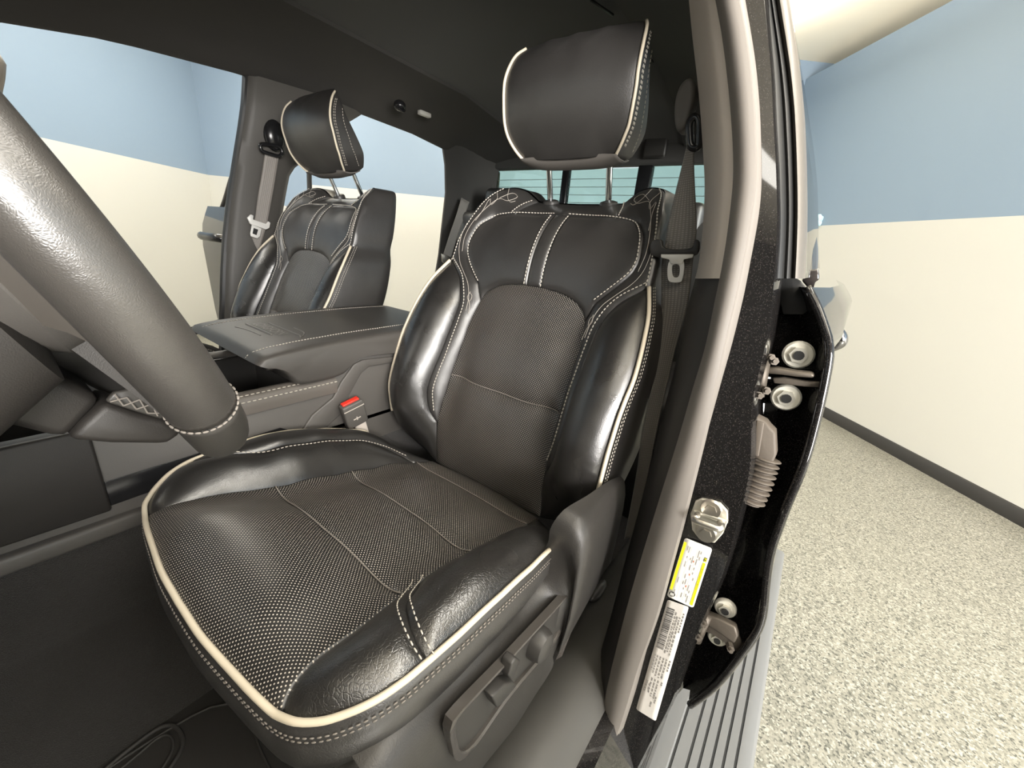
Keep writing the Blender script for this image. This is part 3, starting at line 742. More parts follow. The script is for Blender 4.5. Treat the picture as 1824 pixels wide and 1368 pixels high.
CPN = [(799, 1300), (803, 1284), (812, 1272), (900, 1178), (990, 1080), (1012, 1056), (1021, 1053), (1019, 1072), (1008, 1100), (990, 1138), (978, 1154), (900, 1247), (838, 1335), (820, 1352), (808, 1350), (803, 1330)]
po = smooth(onx(CPN, -.1655), 60, closed=True)
c0 = po.mean(0); inn = c0+(po-c0)*np.array([1, .93, .86])
loft('control_bezel', [po+[-.008, 0, 0], po+[.002, 0, 0], c0+(po-c0)*np.array([1, .975, .955])+[.003, 0, 0], inn+[.001, 0, 0], inn+[-.003, 0, 0]], 'bezel_gloss', shield, closed=True)
loft('control_plate', [inn+[-.0025, 0, 0], c0+(inn-c0)*.5+[-.0025, 0, 0]], 'plastic', shield, closed=True, cap1=True)
prism('lever', onx([(877, 1243), (899, 1219), (915, 1214), (921, 1222), (895, 1254), (886, 1262)], -.155), (-.014, 0, 0), 'plastic', shield, .002)
prism('lever', onx([(906, 1205), (912, 1183), (920, 1172), (928, 1177), (921, 1193), (911, 1212)], -.155), (-.014, 0, 0), 'plastic', shield, .002)
q = at(963, 1149, x=-.160); q = loc(q); b = MB()
b.tube(np.array([q+[-.012, 0, 0], q+[0, 0, 0], q+[.008, 0, 0], q+[.011, 0, 0]]), [.021, .021, .018, .012], 24); b.build('round_knob', 'plastic', shield)
b = MB()
for px, py in ((1080, 908), (1084, 912), (1088, 916), (1077, 922)):
    a = loc(at(px, py, x=-.186)); b.cyl(a, a+[.002, .004, .004], .0012, 6)
b.build('embossed_mark', 'plastic_soft', shield)

# ------------------------------------------------------------------ B pillar of the driver side
def YF(d): return lambda z: (.575+.19*z if z > -.3 else .518+.10*(z+.3))+d
def col(pts, ys, d, yf=None):                  # traced edge, (x, y) rows, sampled at the rows ys
    p = np.array(sorted(pts, key=lambda a: a[1]), float)
    px = np.interp(ys, p[:, 1], p[:, 0])
    lo = ys < p[0, 1]; hi = ys > p[-1, 1]
    px[lo] = p[0, 0]+(ys[lo]-p[0, 1])*(p[2, 0]-p[0, 0])/(p[2, 1]-p[0, 1]); px[hi] = p[-1, 0]+(ys[hi]-p[-1, 1])*(p[-1, 0]-p[-3, 0])/(p[-1, 1]-p[-3, 1])
    ker = np.array([1, 2, 3, 2, 1.])/9; e = np.r_[2*px[0]-px[2:0:-1], px, 2*px[-1]-px[-2:-4:-1]]; px = np.convolve(e, ker, 'valid')
    return np.array([atf(x, y, yf or YF(d)) for x, y in zip(px, ys)])
c1 = [(1227, 0), (1233, 65.6), (1241, 131), (1247, 192), (1252, 267), (1256, 328), (1255, 345), (1253.5, 396), (1248, 441), (1244, 481), (1241, 491.5), (1232, 512), (1221, 560), (1211, 605), (1199, 665), (1173, 761), (1159, 827), (1142, 890), (1130, 936), (1112, 1001), (1085, 1108), (1062, 1186), (1055, 1240), (1050, 1300), (1040, 1368)]
c2 = [(1273.7, 0), (1284, 50), (1292.6, 113.5), (1300, 181.6), (1305, 252), (1306.5, 302.6), (1305, 335), (1301, 370), (1295, 421), (1287.5, 466), (1283, 491.5), (1273.7, 532), (1262, 592), (1252, 635), (1236, 683), (1215.7, 756), (1195.5, 822), (1178, 877), (1160, 935), (1140, 1000), (1121, 1065), (1104, 1130), (1089, 1190), (1078, 1240), (1056, 1368)]
c3 = [(1316.5, 0), (1326.6, 50), (1335.5, 113.5), (1342, 181.6), (1345.5, 252), (1345.5, 328), (1339, 370), (1331.7, 421), (1321.6, 471), (1311.5, 522), (1296, 585), (1284, 640), (1268.6, 708), (1253.5, 776.5), (1238, 839.6), (1224, 895), (1211, 946), (1193, 1011), (1175.7, 1077), (1156, 1137), (1139, 1180), (1123.6, 1232), (1108, 1283), (1079, 1368)]
c4 = [(1328, 0), (1337, 50), (1347, 113), (1354, 190), (1357, 277), (1357, 345), (1350.6, 396), (1339, 456), (1326.6, 522), (1314, 575), (1300, 630), (1291, 658), (1271, 731), (1251, 802), (1238, 857), (1228, 893), (1218, 930), (1204, 985), (1190, 1030), (1176.5, 1070), (1161, 1124), (1146, 1179), (1133.7, 1228), (1122, 1263), (1101, 1326), (1088, 1368)]
c5 = [(1360.7, 0), (1369.5, 83), (1374.5, 141), (1378, 227), (1382, 290), (1383.5, 345), (1384.6, 370), (1384, 421), (1381, 461), (1378, 512), (1374.5, 547), (1364.5, 610), (1352, 665), (1343, 695), (1338, 722), (1337, 751), (1338, 797), (1337, 827), (1330, 865), (1319, 910), (1308, 950), (1302, 978.5), (1287, 1026), (1271.5, 1062), (1251, 1104.6), (1234, 1145), (1217, 1195), (1199, 1245), (1176.5, 1290), (1156, 1325.6), (1136, 1368)]
ys = np.arange(-160, 1480, 16.0)
K1, K2, K3, K4, K5 = col(c1, ys, .06), col(c2, ys, .004), col(c3, ys, -.006), col(c4, ys, .018), col(c5, ys, .022)
cab = thing('pickup_cab', 'black pickup truck cab with dark headliner and open front doors around the seats', 'truck cab')
pil = part('b_pillar', cab)
i_s = int(np.argmin(abs(ys-491)))
def arc(A, B, k=5, bulge=.012, d=(0, -1, 0)):    # softly crowned strip between two edges
    return [A*(1-t)+B*t+np.array(d)*bulge*math.sin(math.pi*t) for t in np.linspace(0, 1, k)]
up = slice(0, i_s+1); dn = slice(i_s, None)
Ki = K1+np.array([-.004, .10, 0])
loft('upper_trim', [Ki[up]]+arc(K1[up], K2[up], 6, .010), 'plastic_grey', pil)
low = [Ki[dn]+[0, .002, 0]]+[c+np.array([0, .003, 0]) for c in arc(K1[dn], K2[dn], 6, .008)]
loft('lower_trim', low, 'column_plastic', pil)
loft('door_seal', arc(K2, K3, 7, .007)+[K3+np.array([.002, .012, 0])], 'seal_rubber', pil)
loft('seal_lip', [K3+np.array([-.001, .004, 0]), K3*.5+K4*.5+np.array([0, -.004, 0]), K4+np.array([0, .002, 0])], 'seal_rubber', pil)
P6 = K5+np.array([.004, .012, 0]); P7 = K5+np.array([.004, .12, 0])
loft('painted_face', [K4+np.array([-.004, .006, 0]), K4, K4*.5+K5*.5, K5, P6, P7], 'black_paint', pil)
# second seal that follows the outer edge of the painted pillar, above the belt line
c6 = [(1382, 0), (1402, 121), (1410, 191.7), (1413.6, 267), (1416, 345), (1416, 396), (1413.6, 461), (1412, 494)]
c7 = [(1399.8, 0), (1413.6, 86), (1420, 141), (1426, 209), (1428.8, 287.5), (1430, 345), (1430, 396), (1427.5, 461), (1425, 501.6)]
yu = np.arange(-160, 500, 16.0)
G5, G6, G7 = col(c5, yu, .035), col(c6, yu, .05), col(c7, yu, .045)

# striker, stickers on the painted pillar
def onp(px, py, d=.0195): return atf(px, py, YF(d))
b = [onp(x, y, .019) for x, y in ((1251, 885), (1284, 893), (1297, 908), (1298, 926), (1289, 948), (1274, 965), (1246, 957), (1234, 941), (1231, 913), (1240, 890))]
st = part('door_striker', cab)
prism('plate', b, (0, -.005, 0), 'zinc', st, .0018, 3)
fld = [onp(x, y, .012) for x, y in ((1236, 907), (1297, 925), (1297, 931), (1235, 913))]
prism('plate_fold', fld, (0, -.004, 0), 'zinc', st, .001)
lp = [onp(1243, 915, .014), onp(1241, 921, -.008), onp(1236, 925, -.014), onp(1260, 935, -.016), onp(1282, 942, -.014), onp(1285, 937, -.008), onp(1283, 931, .014)]
tube('loop', smooth(lp, 40), .0042, 'steel', st, 10)
for px, py in ((1267, 906), (1258, 949)):
    a = onp(px, py, .012); b = MB(); b.cyl(a, a+[0, -.004, 0], .0135, 22, .012); b.cyl(a+[0, -.004, 0], a+[0, -.0055, 0], .0075, 6); b.build('screw', 'steel', st)
def sticker(name, corners, d, mt, r=.06, label=None):
    A, B_, C_, D_ = [onp(x, y, d) for x, y in corners]      # start-left, start-right, end-right, end-left
    f = lambda s, t: (A*(1-t)+B_*t)*(1-s)+(D_*(1-t)+C_*t)*s
    L = np.linalg.norm(D_-A); W = np.linalg.norm(B_-A); rr = .10*W; V_ = []
    sv = np.r_[rr/L*(1-np.cos(np.linspace(0, math.pi/2, 6))), np.linspace(rr/L, 1-rr/L, 10)[1:-1], 1-rr/L*(1-np.cos(np.linspace(math.pi/2, 0, 6)))]
    for s_ in sv:
        e = min(s_, 1-s_)*L; ins_ = (rr-math.sqrt(max(0, rr*rr-(rr-e)**2)))/W if e < rr else 0
        V_.append(np.array([f(s_, t) for t in np.linspace(ins_, 1-ins_, 5)]))
    o = loft(name, V_, mt, cab); sd_ = o.modifiers.new('solid', 'SOLIDIFY'); sd_.thickness = .0006; sd_.offset = 0
    if label: o['label'] = label
    return o, f, L, W
def patches(name, f, rects, mt, parent, lift=.0008):
    b = MB()
    for s0, s1, t0, t1 in rects:
        k = max(1, int((s1-s0)*12))
        for i in range(k):
            a0, a1 = s0+(s1-s0)*i/k, s0+(s1-s0)*(i+1)/k
            q = [f(a0, t0), f(a1, t0), f(a1, t1), f(a0, t1)]; q = [a+np.array([0, -lift, 0]) for a in q]; b.add(q, [(0, 1, 2, 3)])
    o = mesh(name, b.V, b.F, mt, parent, sm=False); return o
def lettering(name, f, L, W, text, s0, t0, ht, mt, parent, flip=False, lift=.0010, maxlen=None):
    c = bpy.data.curves.new(name, 'FONT'); c.body = text; c.size = 1; o = bpy.data.objects.new(name, c); COL.objects.link(o)
    me = bpy.data.meshes.new_from_object(o); bpy.data.objects.remove(o); bpy.data.curves.remove(c)
    V = np.zeros(len(me.vertices)*3); me.vertices.foreach_get('co', V); V = V.reshape(-1, 3); fs = [tuple(p.vertices) for p in me.polygons]; bpy.data.meshes.remove(me)
    sc = ht/.7; wd = V[:, 0].max()*sc; sx = 1 if maxlen is None else min(1, maxlen/wd); Q = []
    for v in V:
        a, h_ = v[0]*sc*sx/L, v[1]*sc/W
        Q.append((f(s0+a, t0+h_) if not flip else f(s0-a, t0-h_))+np.array([0, -lift, 0]))
    return mesh(name, Q, fs, mt, parent, sm=False)
yl, f, L, W = sticker('tire_placard', ((1220, 957.5), (1269, 977), (1235, 1083), (1188, 1061.6)), .0160, 'label_white', label='white tire placard with yellow bands')
patches('yellow_band', f, [(.25, .965, .845, .945)], 'label_yellow', yl); patches('yellow_band', f, [(.06, .86, .02, .12)], 'label_yellow', yl)
lettering('lettering', f, L, W, 'TIRE AND LOADING INFORMATION', .33, .872, W*.045, 'ink', yl, maxlen=L*.6, lift=.0014)
random.seed(9); rs = []; rr = []
for t in (.20, .27, .40, .47, .62, .69):
    s_ = .10
    while s_ < .88:
        n = random.uniform(.03, .12)
        if random.random() > .25: rs.append((s_, s_+n, t, t+.022))
        s_ += n+random.uniform(.02, .06)
patches('small_print', f, rs, 'ink_faded', yl)
patches('rule_lines', f, [(.08, .95, t, t+.006) for t in (.335, .555, .77)]+[(.28, .31, .52, .55), (.5, .53, .52, .55), (.7, .73, .52, .55)], 'ink_red', yl)
patches('icon', f, [(.165, .235, .845, .945)], 'ink', yl); patches('icon_fill', f, [(.175, .225, .86, .93)], 'label_yellow', yl, .0012); patches('icon_mark', f, [(.19, .21, .875, .915)], 'ink', yl, .0016)
q = [f(.925+.042*math.cos(a), .16+.115*math.sin(a))+np.array([0, -.0010, 0]) for a in np.linspace(0, 2*math.pi, 24, endpoint=False)]
mesh('round_emblem', q, [tuple(range(24))], 'ink', yl, sm=False)
patches('emblem_mark', f, [(.90, .95, .10, .125), (.90, .95, .15, .17), (.90, .95, .195, .22), (.918, .930, .09, .23)], 'label_white', yl, .0014)
wl, f, L, W = sticker('certification_label', ((1189, 1068), (1227, 1081), (1168, 1284.7), (1133, 1263)), .0166, 'label_grey', label='long grey certification label with a barcode')
s_ = .055; rs = []
while s_ < .40:
    n = random.choice((.003, .004, .006, .008)); rs.append((s_, s_+n, .09, .45)); s_ += n+random.choice((.003, .004, .006))
patches('barcode', f, rs, 'ink', wl)
rs = []
for t, a, e in ((.52, .07, .42), (.62, .10, .40), (.74, .10, .43), (.86, .06, .22), (.14, .46, .60), (.26, .46, .62), (.40, .46, .64), (.55, .46, .64), (.70, .46, .64), (.86, .46, .56), (.30, .66, .80), (.45, .66, .82), (.60, .66, .84), (.78, .66, .70), (.26, .72, .78), (.55, .86, .92), (.70, .80, .86)):
    s_ = a
    while s_ < e:
        n = random.uniform(.010, .028); rs.append((s_, min(e, s_+n), t, t+.055)); s_ += n+random.uniform(.004, .012)
patches('small_print', f, rs, 'ink_faded', wl)
lettering('lettering', f, L, W, 'FCA US LLC', .80, .17, W*.10, 'ink', wl, flip=True, maxlen=L*.125)

# ------------------------------------------------------------------ rear door of the driver side (closed, front edge in view)
rd = thing('truck_door', 'closed rear door behind the driver side pillar with bare hinges', 'truck door')
sk_ = [(1440, 519), (1450, 534), (1460, 557), (1470, 592), (1477, 602), (1478, 620), (1477, 638), (1465, 701), (1453, 751), (1440, 802), (1422.5, 852), (1404, 893), (1386, 942), (1372, 981), (1366, 1021), (1362, 1062), (1360, 1094), (1352, 1122), (1327, 1157), (1302, 1186), (1299, 1196), (1277, 1220), (1240, 1252), (1226, 1257)]
yd = np.linspace(512, 1256, 60)
E0 = col(c5, yd, .085)+np.array([-.03, 0, 0]); E1 = col(c5, yd, .10)
SE = col(sk_, yd, .060)
lip = SE*.86+E1*.14+np.array([0, .012, 0]); lip2 = SE*.78+E1*.22+np.array([0, .03, 0])
loft('front_face', [E0, E1+np.array([0, .01, 0]), E1*.6+SE*.4+np.array([0, .035, 0]), lip2, lip, SE+np.array([0, .004, 0])], 'black_paint', rd)
tube('edge_flange', resamp(SE, 60), .0055, 'black_paint', rd, 8)
bx = np.interp(yd, [512, 560, 610, 640, 700, 1256], [.050, .050, .034, .012, .006, .004])
S1 = SE+np.stack([bx*.5, np.full(60, .10), np.zeros(60)], 1); S2 = SE+np.stack([bx, np.full(60, .45), np.zeros(60)], 1); S3 = SE+np.stack([bx*.8+.004, np.full(60, .95), np.zeros(60)], 1)
loft('outer_skin', [SE, SE+np.array([.002, .015, 0]), S1, S2, S3], 'black_paint', rd)
# window frame, glass and molding
FR = [G6, G6*.6+G7*.4+np.array([0, -.006, 0]), G7, G7+np.array([.003, .012, 0]), G7+np.array([.004, .03, 0])]
loft('window_frame', FR, 'frame_metal', rd)
loft('frame_seal', [G5+np.array([-.006, .03, 0])]+arc(G5, G5*.45+G6*.55, 4, .008)+arc(G5*.45+G6*.55, G6, 4, .006)+[G6+np.array([0, .03, 0])], 'seal_black', rd)
tri = [atf(x, y, YF(.10)) for x, y in ((1412, 492), (1425, 500), (1440, 519), (1452, 545), (1430, 560), (1395, 560), (1385, 520), (1386, 470))]
prism('belt_corner', tri, (0, .01, 0), 'seal_black', rd, .001)
gl = [G7+np.array([.003, .035, 0]), G7+np.array([.010, .50, 0]), G7+np.array([-.01, .95, 0])]
loft('side_glass', [g[4:] for g in gl], 'door_glass', rd)
mo = [(1430, 210), (1440, 262), (1447, 320), (1450, 360), (1453, 400), (1456, 440), (1458, 478)]
mi_ = [(1429.5, 210), (1436, 262), (1438, 320), (1439, 360), (1439, 400), (1438, 440), (1437, 484)]
MO = smooth([at(x, y, y=1.02) for x, y in mo], 24); MI = smooth([at(x, y, y=1.0) for x, y in mi_], 24)
loft('window_molding', [MI, MI*.5+MO*.5+np.array([.001, -.01, 0]), MO, MO+np.array([0, .3, 0])], 'frame_gloss', rd)
tb = [(1437, 484), (1458, 478), (1460, 497), (1452, 503), (1447, 520), (1441, 515), (1428, 500)]
prism('mirror_patch', [at(x, y, y=.98) for x, y in tb], (0, .02, 0), 'frame_gloss', rd, .003)
# hinges
def hinge(name, up):
    h = part(name, rd); b = MB()
    if up:
        a = [atf(x, y, YF(.045)) for x, y in ((1366, 648), (1372, 672), (1400, 664), (1446, 680))]
        leafp = [(1364, 656), (1385, 655), (1420, 661), (1450, 664), (1451, 674), (1420, 672), (1390, 668), (1366, 666)]
        bolts = ((1422, 632, .018), (1400, 708, .0175)); nuts = ((1370, 636), (1376, 642), (1362, 694), (1350, 702))
        knuckle = ((1363, 632), (1350, 706)); pad = [(1400, 612), (1442, 616), (1452, 660), (1412, 660), (1396, 640)]
        pad2 = [(1376, 700), (1398, 682), (1420, 690), (1424, 716), (1402, 730), (1380, 722)]
    else:
        leafp = [(1252, 1098), (1262, 1096), (1285, 1105), (1310, 1118), (1315, 1134), (1308, 1148), (1296, 1140), (1280, 1128), (1262, 1116), (1250, 1112)]
        bolts = ((1292, 1084, .015), (1278, 1136, .0135)); nuts = ((1252, 1104), (1243, 1128), (1299, 1148))
        knuckle = ((1258, 1096), (1240, 1140)); pad = [(1277, 1072), (1300, 1068), (1314, 1090), (1316, 1112), (1290, 1104)]
        pad2 = [(1262, 1122), (1280, 1120), (1294, 1140), (1282, 1148), (1266, 1140)]
    prism('leaf', [atf(x, y, YF(.058)) for x, y in leafp], (0, .012, 0), 'steel_dull', h, .003)
    prism('leaf', [atf(x+(12 if up else 6), y+(17 if up else 14), YF(.066)) for x, y in leafp], (0, .006, 0), 'steel_dull', h, .0015)
    tube('knuckle', np.array([atf(*knuckle[0], YF(.055)), atf(*knuckle[1], YF(.055))]), .0075, 'steel_dull', h, 12)
    for pd in (pad, pad2): prism('pad', [atf(x, y, YF(.088)) for x, y in pd], (0, .012, 0), 'black_paint', h, .004)
    for px, py, r in bolts:
        a = atf(px, py, YF(.080)); b = MB(); ax = np.array([.10, -1, .05]); ax /= np.linalg.norm(ax)
        b.tube(np.array([a-ax*.004, a, a+ax*.0025]), [r, r, r*.88], 24); b.build('washer', 'bolt_white', h)
        b = MB(); b.cyl(a+ax*.002, a+ax*.007, r*.60, 6); b.build('bolt', 'zinc', h); b = MB(); b.cyl(a+ax*.006, a+ax*.0085, r*.34, 12); b.build('socket', 'seal_black', h)
    for px, py in nuts:
        a = atf(px, py, YF(.045)); b = MB(); b.cyl(a, a+[.003, -.008, .001], .0052, 6); b.cyl(a, a+[.004, -.013, .002], .0028, 8); b.build('nut', 'steel_dull', h)
hinge('hinge', True); hinge('hinge', False)
# wiring boot between pillar and door
bt = part('wiring_boot', rd)
bb = [atf(x, y, YF(.07)) for x, y in ((1345, 722), (1352, 736), (1368, 744), (1374, 752), (1384, 762), (1386, 800), (1378, 818), (1360, 816), (1338, 808), (1336, 770))]
prism('boot_cap', bb, (0, -.022, 0), 'boot_rubber', bt, .005)
prism('boot_rib', [atf(x, y, YF(.044)) for x, y in ((1348, 748), (1362, 752), (1352, 812), (1340, 808))], (0, -.004, 0), 'boot_rubber', bt, .0015)
pth = smooth([atf(x, y, YF(.062)) for x, y in ((1364, 814), (1358, 832), (1352, 852), (1344, 872), (1334, 894))], 90)
tube('bellows', pth, [.0155+.0032*math.sin(i/90*2*math.pi*9) for i in range(90)], 'boot_rubber', bt, 18)
# handle
hd_ = part('door_handle', rd)
P = [at(1474, 582, y=1.42), at(1486, 588, y=1.40), at(1496, 598, y=1.40), at(1497, 608, y=1.40), at(1484, 616, y=1.42), at(1474, 618, y=1.44)]
tube('grip', smooth(P, 24), [.008]*4+[.016]*16+[.008]*4, 'chrome_dark', hd_, 12)

# ------------------------------------------------------------------ roof, rails, rear wall of the cab
XC = -.880                                        # middle of the truck
def roof_row(y):
    ze = float(np.interp(y, [-.5, -.2, .17, .35, .63, .95, 1.3, 1.55, 1.75], [.10, .22, .352, .385, .405, .412, .400, .372, .33]))
    zc = float(np.interp(y, [-.5, 0, .6, 1.3, 1.6, 1.76], [.47, .52, .535, .520, .47, .40]))
    return ze, zc
ysr = np.r_[np.linspace(-.5, 1.3, 25), np.linspace(1.35, 1.755, 10)]
def rows_to_curves(prof):                          # prof(y) -> list of (x, z); returns one curve per column
    R_ = [prof(y) for y in ysr]; return [np.array([(R_[j][i][0], ysr[j], R_[j][i][1]) for j in range(len(ysr))]) for i in range(len(R_[0]))]
def rail(sx):
    def prof(y):
        ze, zc = roof_row(y); zr = zc-.022; tp = 1-.11*max(0, y-.65)/1.1 if sx > 0 else 1
        return [(XC+(x-XC)*tp, z) for x, z in [(XC+sx*(.700), ze+.03), (XC+sx*.690, ze), (XC+sx*.672, ze+.004), (XC+sx*.645, ze+.025), (XC+sx*.58, ze*.45+zr*.55), (XC+sx*.50, ze*.2+zr*.8), (XC+sx*.42, zr), (XC+sx*.375, zr+.004), (XC+sx*.370, zr+.014)]]
    return rows_to_curves(prof)
for sx in (-1, 1): loft('roof_rail', rail(sx), 'headliner_rail', cab)
def hl(y):
    ze, zc = roof_row(y); zr = zc-.010
    return [(XC+u, zr+(zc-zr)*(1-(u/.38)**2)) for u in np.linspace(-.385, .385, 13)]
loft('headliner', rows_to_curves(hl), 'headliner', cab)
rf = [np.array([(XC+u, y, roof_row(y)[1]+.045-.06*abs(u/.7)**3) for y in ysr]) for u in np.linspace(-.66, .58, 11)]
loft('roof_skin', rf, 'black_paint', cab)
# headliner seam lines
for pts in ([(1052, 0), (1092, 27)], [(1160, 105), (1190, 140)]):
    a = [at(px, py, z=.513) for px, py in pts]; tube('headliner_seam', np.array(a), .003, 'seal_black', cab, 6)
# coat hook and reading lamp on the passenger rail
q = at(712, 188, x=-1.385); b = MB(); b.sphere(q, (.022, .022, .018), 8); b.tube(smooth([q+[.01, -.012, -.012], q+[.016, 0, -.02], q+[.01, .014, -.012]], 12), .004, 8); b.build('coat_hook', 'plastic_gloss', cab)
q = at(756, 203, x=-1.40); b = MB(); b.box(q, (.02, .055, .016)); b.build('reading_lamp', 'lens_white', cab, bevel=.004)

# rear wall with the three-pane window
YW = 1.767
rw = part('rear_window', cab)
xl, x1, x2, x3, x4, xr = -1.468, -1.075, -1.043, -.718, -.660, -.292
zt, zb = .337, -.02
def rect_prism(name, x0, x1_, z0, z1, y0, y1, mt, par, bev=.004): 
    b = MB(); b.box(((x0+x1_)/2, (y0+y1)/2, (z0+z1)/2), (x1_-x0, y1-y0, z1-z0)); return b.build(name, mt, par, bevel=bev)
for a, c in ((xl, x1), (x2, x3), (x4, xr)):
    rect_prism('pane', a, c, zb, zt-(.006 if a == x2 else 0), YW+.004, YW+.009, 'rear_glass', rw, 0)
    b = MB()
    for z in np.arange(zb+.02, zt-.02, .0325): b.box(((a+c)/2, YW+.003, z), (c-a, .001, .0022))
    b.build('defroster_line', 'defroster', rw)
for a, c in ((x1, x2), (x3, x4)): rect_prism('mullion', a, c, zb, zt, YW-.012, YW+.02, 'plastic_gloss', rw)
rect_prism('window_header', xl-.09, xr+.09, zt, .50, YW-.03, YW+.03, 'headliner', cab, .012)
rect_prism('window_sill', xl-.09, xr+.09, -.95, zb, YW-.03, YW+.03, 'plastic', cab, .01)
for a, c in ((xl-.09, xl), (xr, xr+.09)): rect_prism('rear_pillar', a, c, zb, zt, YW-.03, YW+.03, 'headliner', cab, .01)
def cpillar(sx):
    rows = []
    for z in np.linspace(-.80, .44, 22):
        xo = np.interp(z, [-.8, -.1, .38, .44], [.78, .778, .690, .66]); yo = np.interp(z, [-.8, -.4, -.1, .2, .36, .44], [1.40, 1.50, 1.56, 1.545, 1.505, 1.44])
        rows.append([(XC+sx*(xo+.02), yo+.01, z), (XC+sx*xo, yo, z), (XC+sx*(xo-.02), yo+.02, z), (XC+sx*(xo-.05), yo+.08, z), (XC+sx*(xo-.09), 1.70, z), (XC+sx*(xo-.13), YW-.01, z)])
    loft('c_pillar', [np.array([r[i] for r in rows]) for i in range(6)], 'headliner_rail', cab)
cpillar(-1)
hn = at(1168, 262, y=1.72); b = MB(); b.box(hn, (.09, .02, .075)); b.build('rear_speaker_cover', 'plastic', cab, bevel=.012)

# passenger B pillar (inner trim in view)
pb = part('b_pillar', cab)
fe = [(424, 60), (432, 150), (428, 190), (420, 240), (412, 290), (404, 340), (398, 390), (393, 440), (391, 500), (390, 560), (389, 640)]
zz = np.linspace(.42, -.74, 40)
fe3 = np.array([atf(x, y, YF(0)) for x, y in fe]); o_ = np.argsort(fe3[:, 2]); fx = np.interp(zz, fe3[o_, 2], fe3[o_, 0]); fy = np.interp(zz, fe3[o_, 2], fe3[o_, 1])
fx = np.convolve(np.r_[fx[:1]]*1 if False else np.pad(fx, 2, 'edge'), np.ones(5)/5, 'valid')
wd = np.interp(zz, [-.74, -.3, 0, .17, .23, .34, .42], [.26, .20, .18, .18, .24, .32, .42])
def prow(dx, dy, f=1): return np.stack([fx+dx, fy+dy+wd*f*0, zz], 1)
rear_y = fy+wd
e0, e1, e2 = prow(-.05, .035), prow(-.01, .004), prow(.004, .0)
t1, t2 = prow(.020, .012), prow(.030, .035)
t3 = np.stack([fx+.034, fy+wd*.55, zz], 1); t4 = np.stack([fx+.025, fy+wd*.9, zz], 1); t5 = np.stack([fx+.010, fy+wd, zz], 1); t6 = np.stack([fx-.06, fy+wd+.01, zz], 1)
k_ = int(np.argmin(abs(zz+.10)))
loft('door_seal', [e0, e1, e2, prow(.014, .004), prow(.016, .012)], 'seal_black', pb)
loft('upper_trim', [c[:k_+2] for c in (prow(.014, .010), t1, t2, t3, t4, t5, t6)], 'plastic_pillar', pb)
loft('lower_trim', [c[k_:]+np.array([-.003, .0, -.0015]) for c in (prow(.014, .010), t1, t2, t3, t4, t5, t6)], 'plastic_pillar', pb)
# floor of the cab, sills, transmission hump
prof = [(-.20, -.80), (-.21, -.775), (-.30, -.77), (-.635, -.775), (-.655, -.735), (-.722, -.606), (-.731, -.595), (-.735, -.46)]
loft('floor_carpet', [[(x, y, z) for y in np.linspace(-.75, 1.7, 30)] for x, z in prof], 'carpet', cab)
prof2 = [(XC*2-x, z) for x, z in prof]
loft('floor_carpet', [[(x, y, z) for y in np.linspace(-.75, 1.7, 30)] for x, z in prof2], 'carpet', cab)
# driver sill plate, its carpet edge and the rocker
ysl = np.linspace(-.7, 1.45, 50)
zs_ = -.665
sp_ = [(-.235, -.80), (-.228, zs_-.055), (-.215, zs_-.03), (-.195, zs_-.012), (-.16, zs_-.002), (-.13, zs_-.004), (-.105, zs_-.02), (-.095, zs_-.035)]
loft('sill_plate', [[(x, y, z) for y in ysl] for x, z in sp_], 'sill_plastic', cab)
fl = smooth([at(938, 1390, x=-.188), at(952, 1300, x=-.190), at(966, 1235, x=-.192), at(990, 1170, x=-.195), at(1012, 1115, x=-.200), at(1035, 1070, x=-.205)], 40)
loft('carpet_edge', [fl+np.array([-.03, 0, -.02]), fl+np.array([-.014, 0, .002]), fl, fl+np.array([.008, 0, -.012])], 'carpet_felt', cab)
rk = [(-.095, zs_-.035), (-.075, zs_-.04), (-.06, -.74), (-.03, -.80), (-.015, -.86), (-.02, -.93), (-.05, -.96)]
loft('rocker_panel', [[(x, y, z) for y in ysl] for x, z in rk], 'black_paint', cab)
rk2 = [(2*XC-x, z) for x, z in sp_+rk]
loft('rocker_panel', [[(x, y, z) for y in ysl] for x, z in rk2], 'sill_plastic', cab)
# dark foot-well bits between seat and sill
b = MB(); q = at(1065, 1052, x=-.20); b.sphere(q, (.012, .035, .012), 8); b.build('seat_rail_cap', 'plastic', cab)
q = at(1030, 1106, x=-.212); b = MB(); b.sphere(q, (.008, .02, .008), 8); b.build('rail_bolt', 'plastic_grey', cab)

# ------------------------------------------------------------------ running board
rb = thing('running_board', 'ribbed grey running board along the driver side sill', 'running board')
ZB = -1.0; yA, yB = -.9, 1.63
xo = .159; gro = [.126, .105, .085, .064, .044, .016]
prof = [(-.055, ZB-.03), (-.05, ZB+.004), (.010, ZB+.004), (.013, ZB)]
for g in gro[::-1]: prof += [(g-.0028, ZB), (g-.0018, ZB-.005), (g+.0018, ZB-.005), (g+.0028, ZB)]
prof = [p for i, p in enumerate(prof) if i < 3 or p[0] > .0125]
prof += [(xo-.008, ZB), (xo, ZB-.008), (xo+.002, ZB-.03), (xo-.02, ZB-.055), (0, ZB-.05), (-.055, ZB-.03)]
loft('deck', [[(x, y, z) for y in (yA, yB)] for x, z in prof], 'board_plastic', rb)
b = MB(); b.add([(x, yB, z) for x, z in prof[:-1]], [tuple(range(len(prof)-1))]); b.build('end_cap', 'board_plastic', rb)
b = MB()
for g in gro: b.box((g, (yA+yB)/2, ZB-.0044), (.0036, yB-yA-.01, .0012))
o = b.build('groove', 'board_groove', rb); o['kind'] = 'stuff'
for y in (-.4, .4, 1.2):
    b = MB(); b.box((-.12, y, ZB-.05), (.26, .06, .02)); b.build('bracket', 'plastic', rb, bevel=.004)

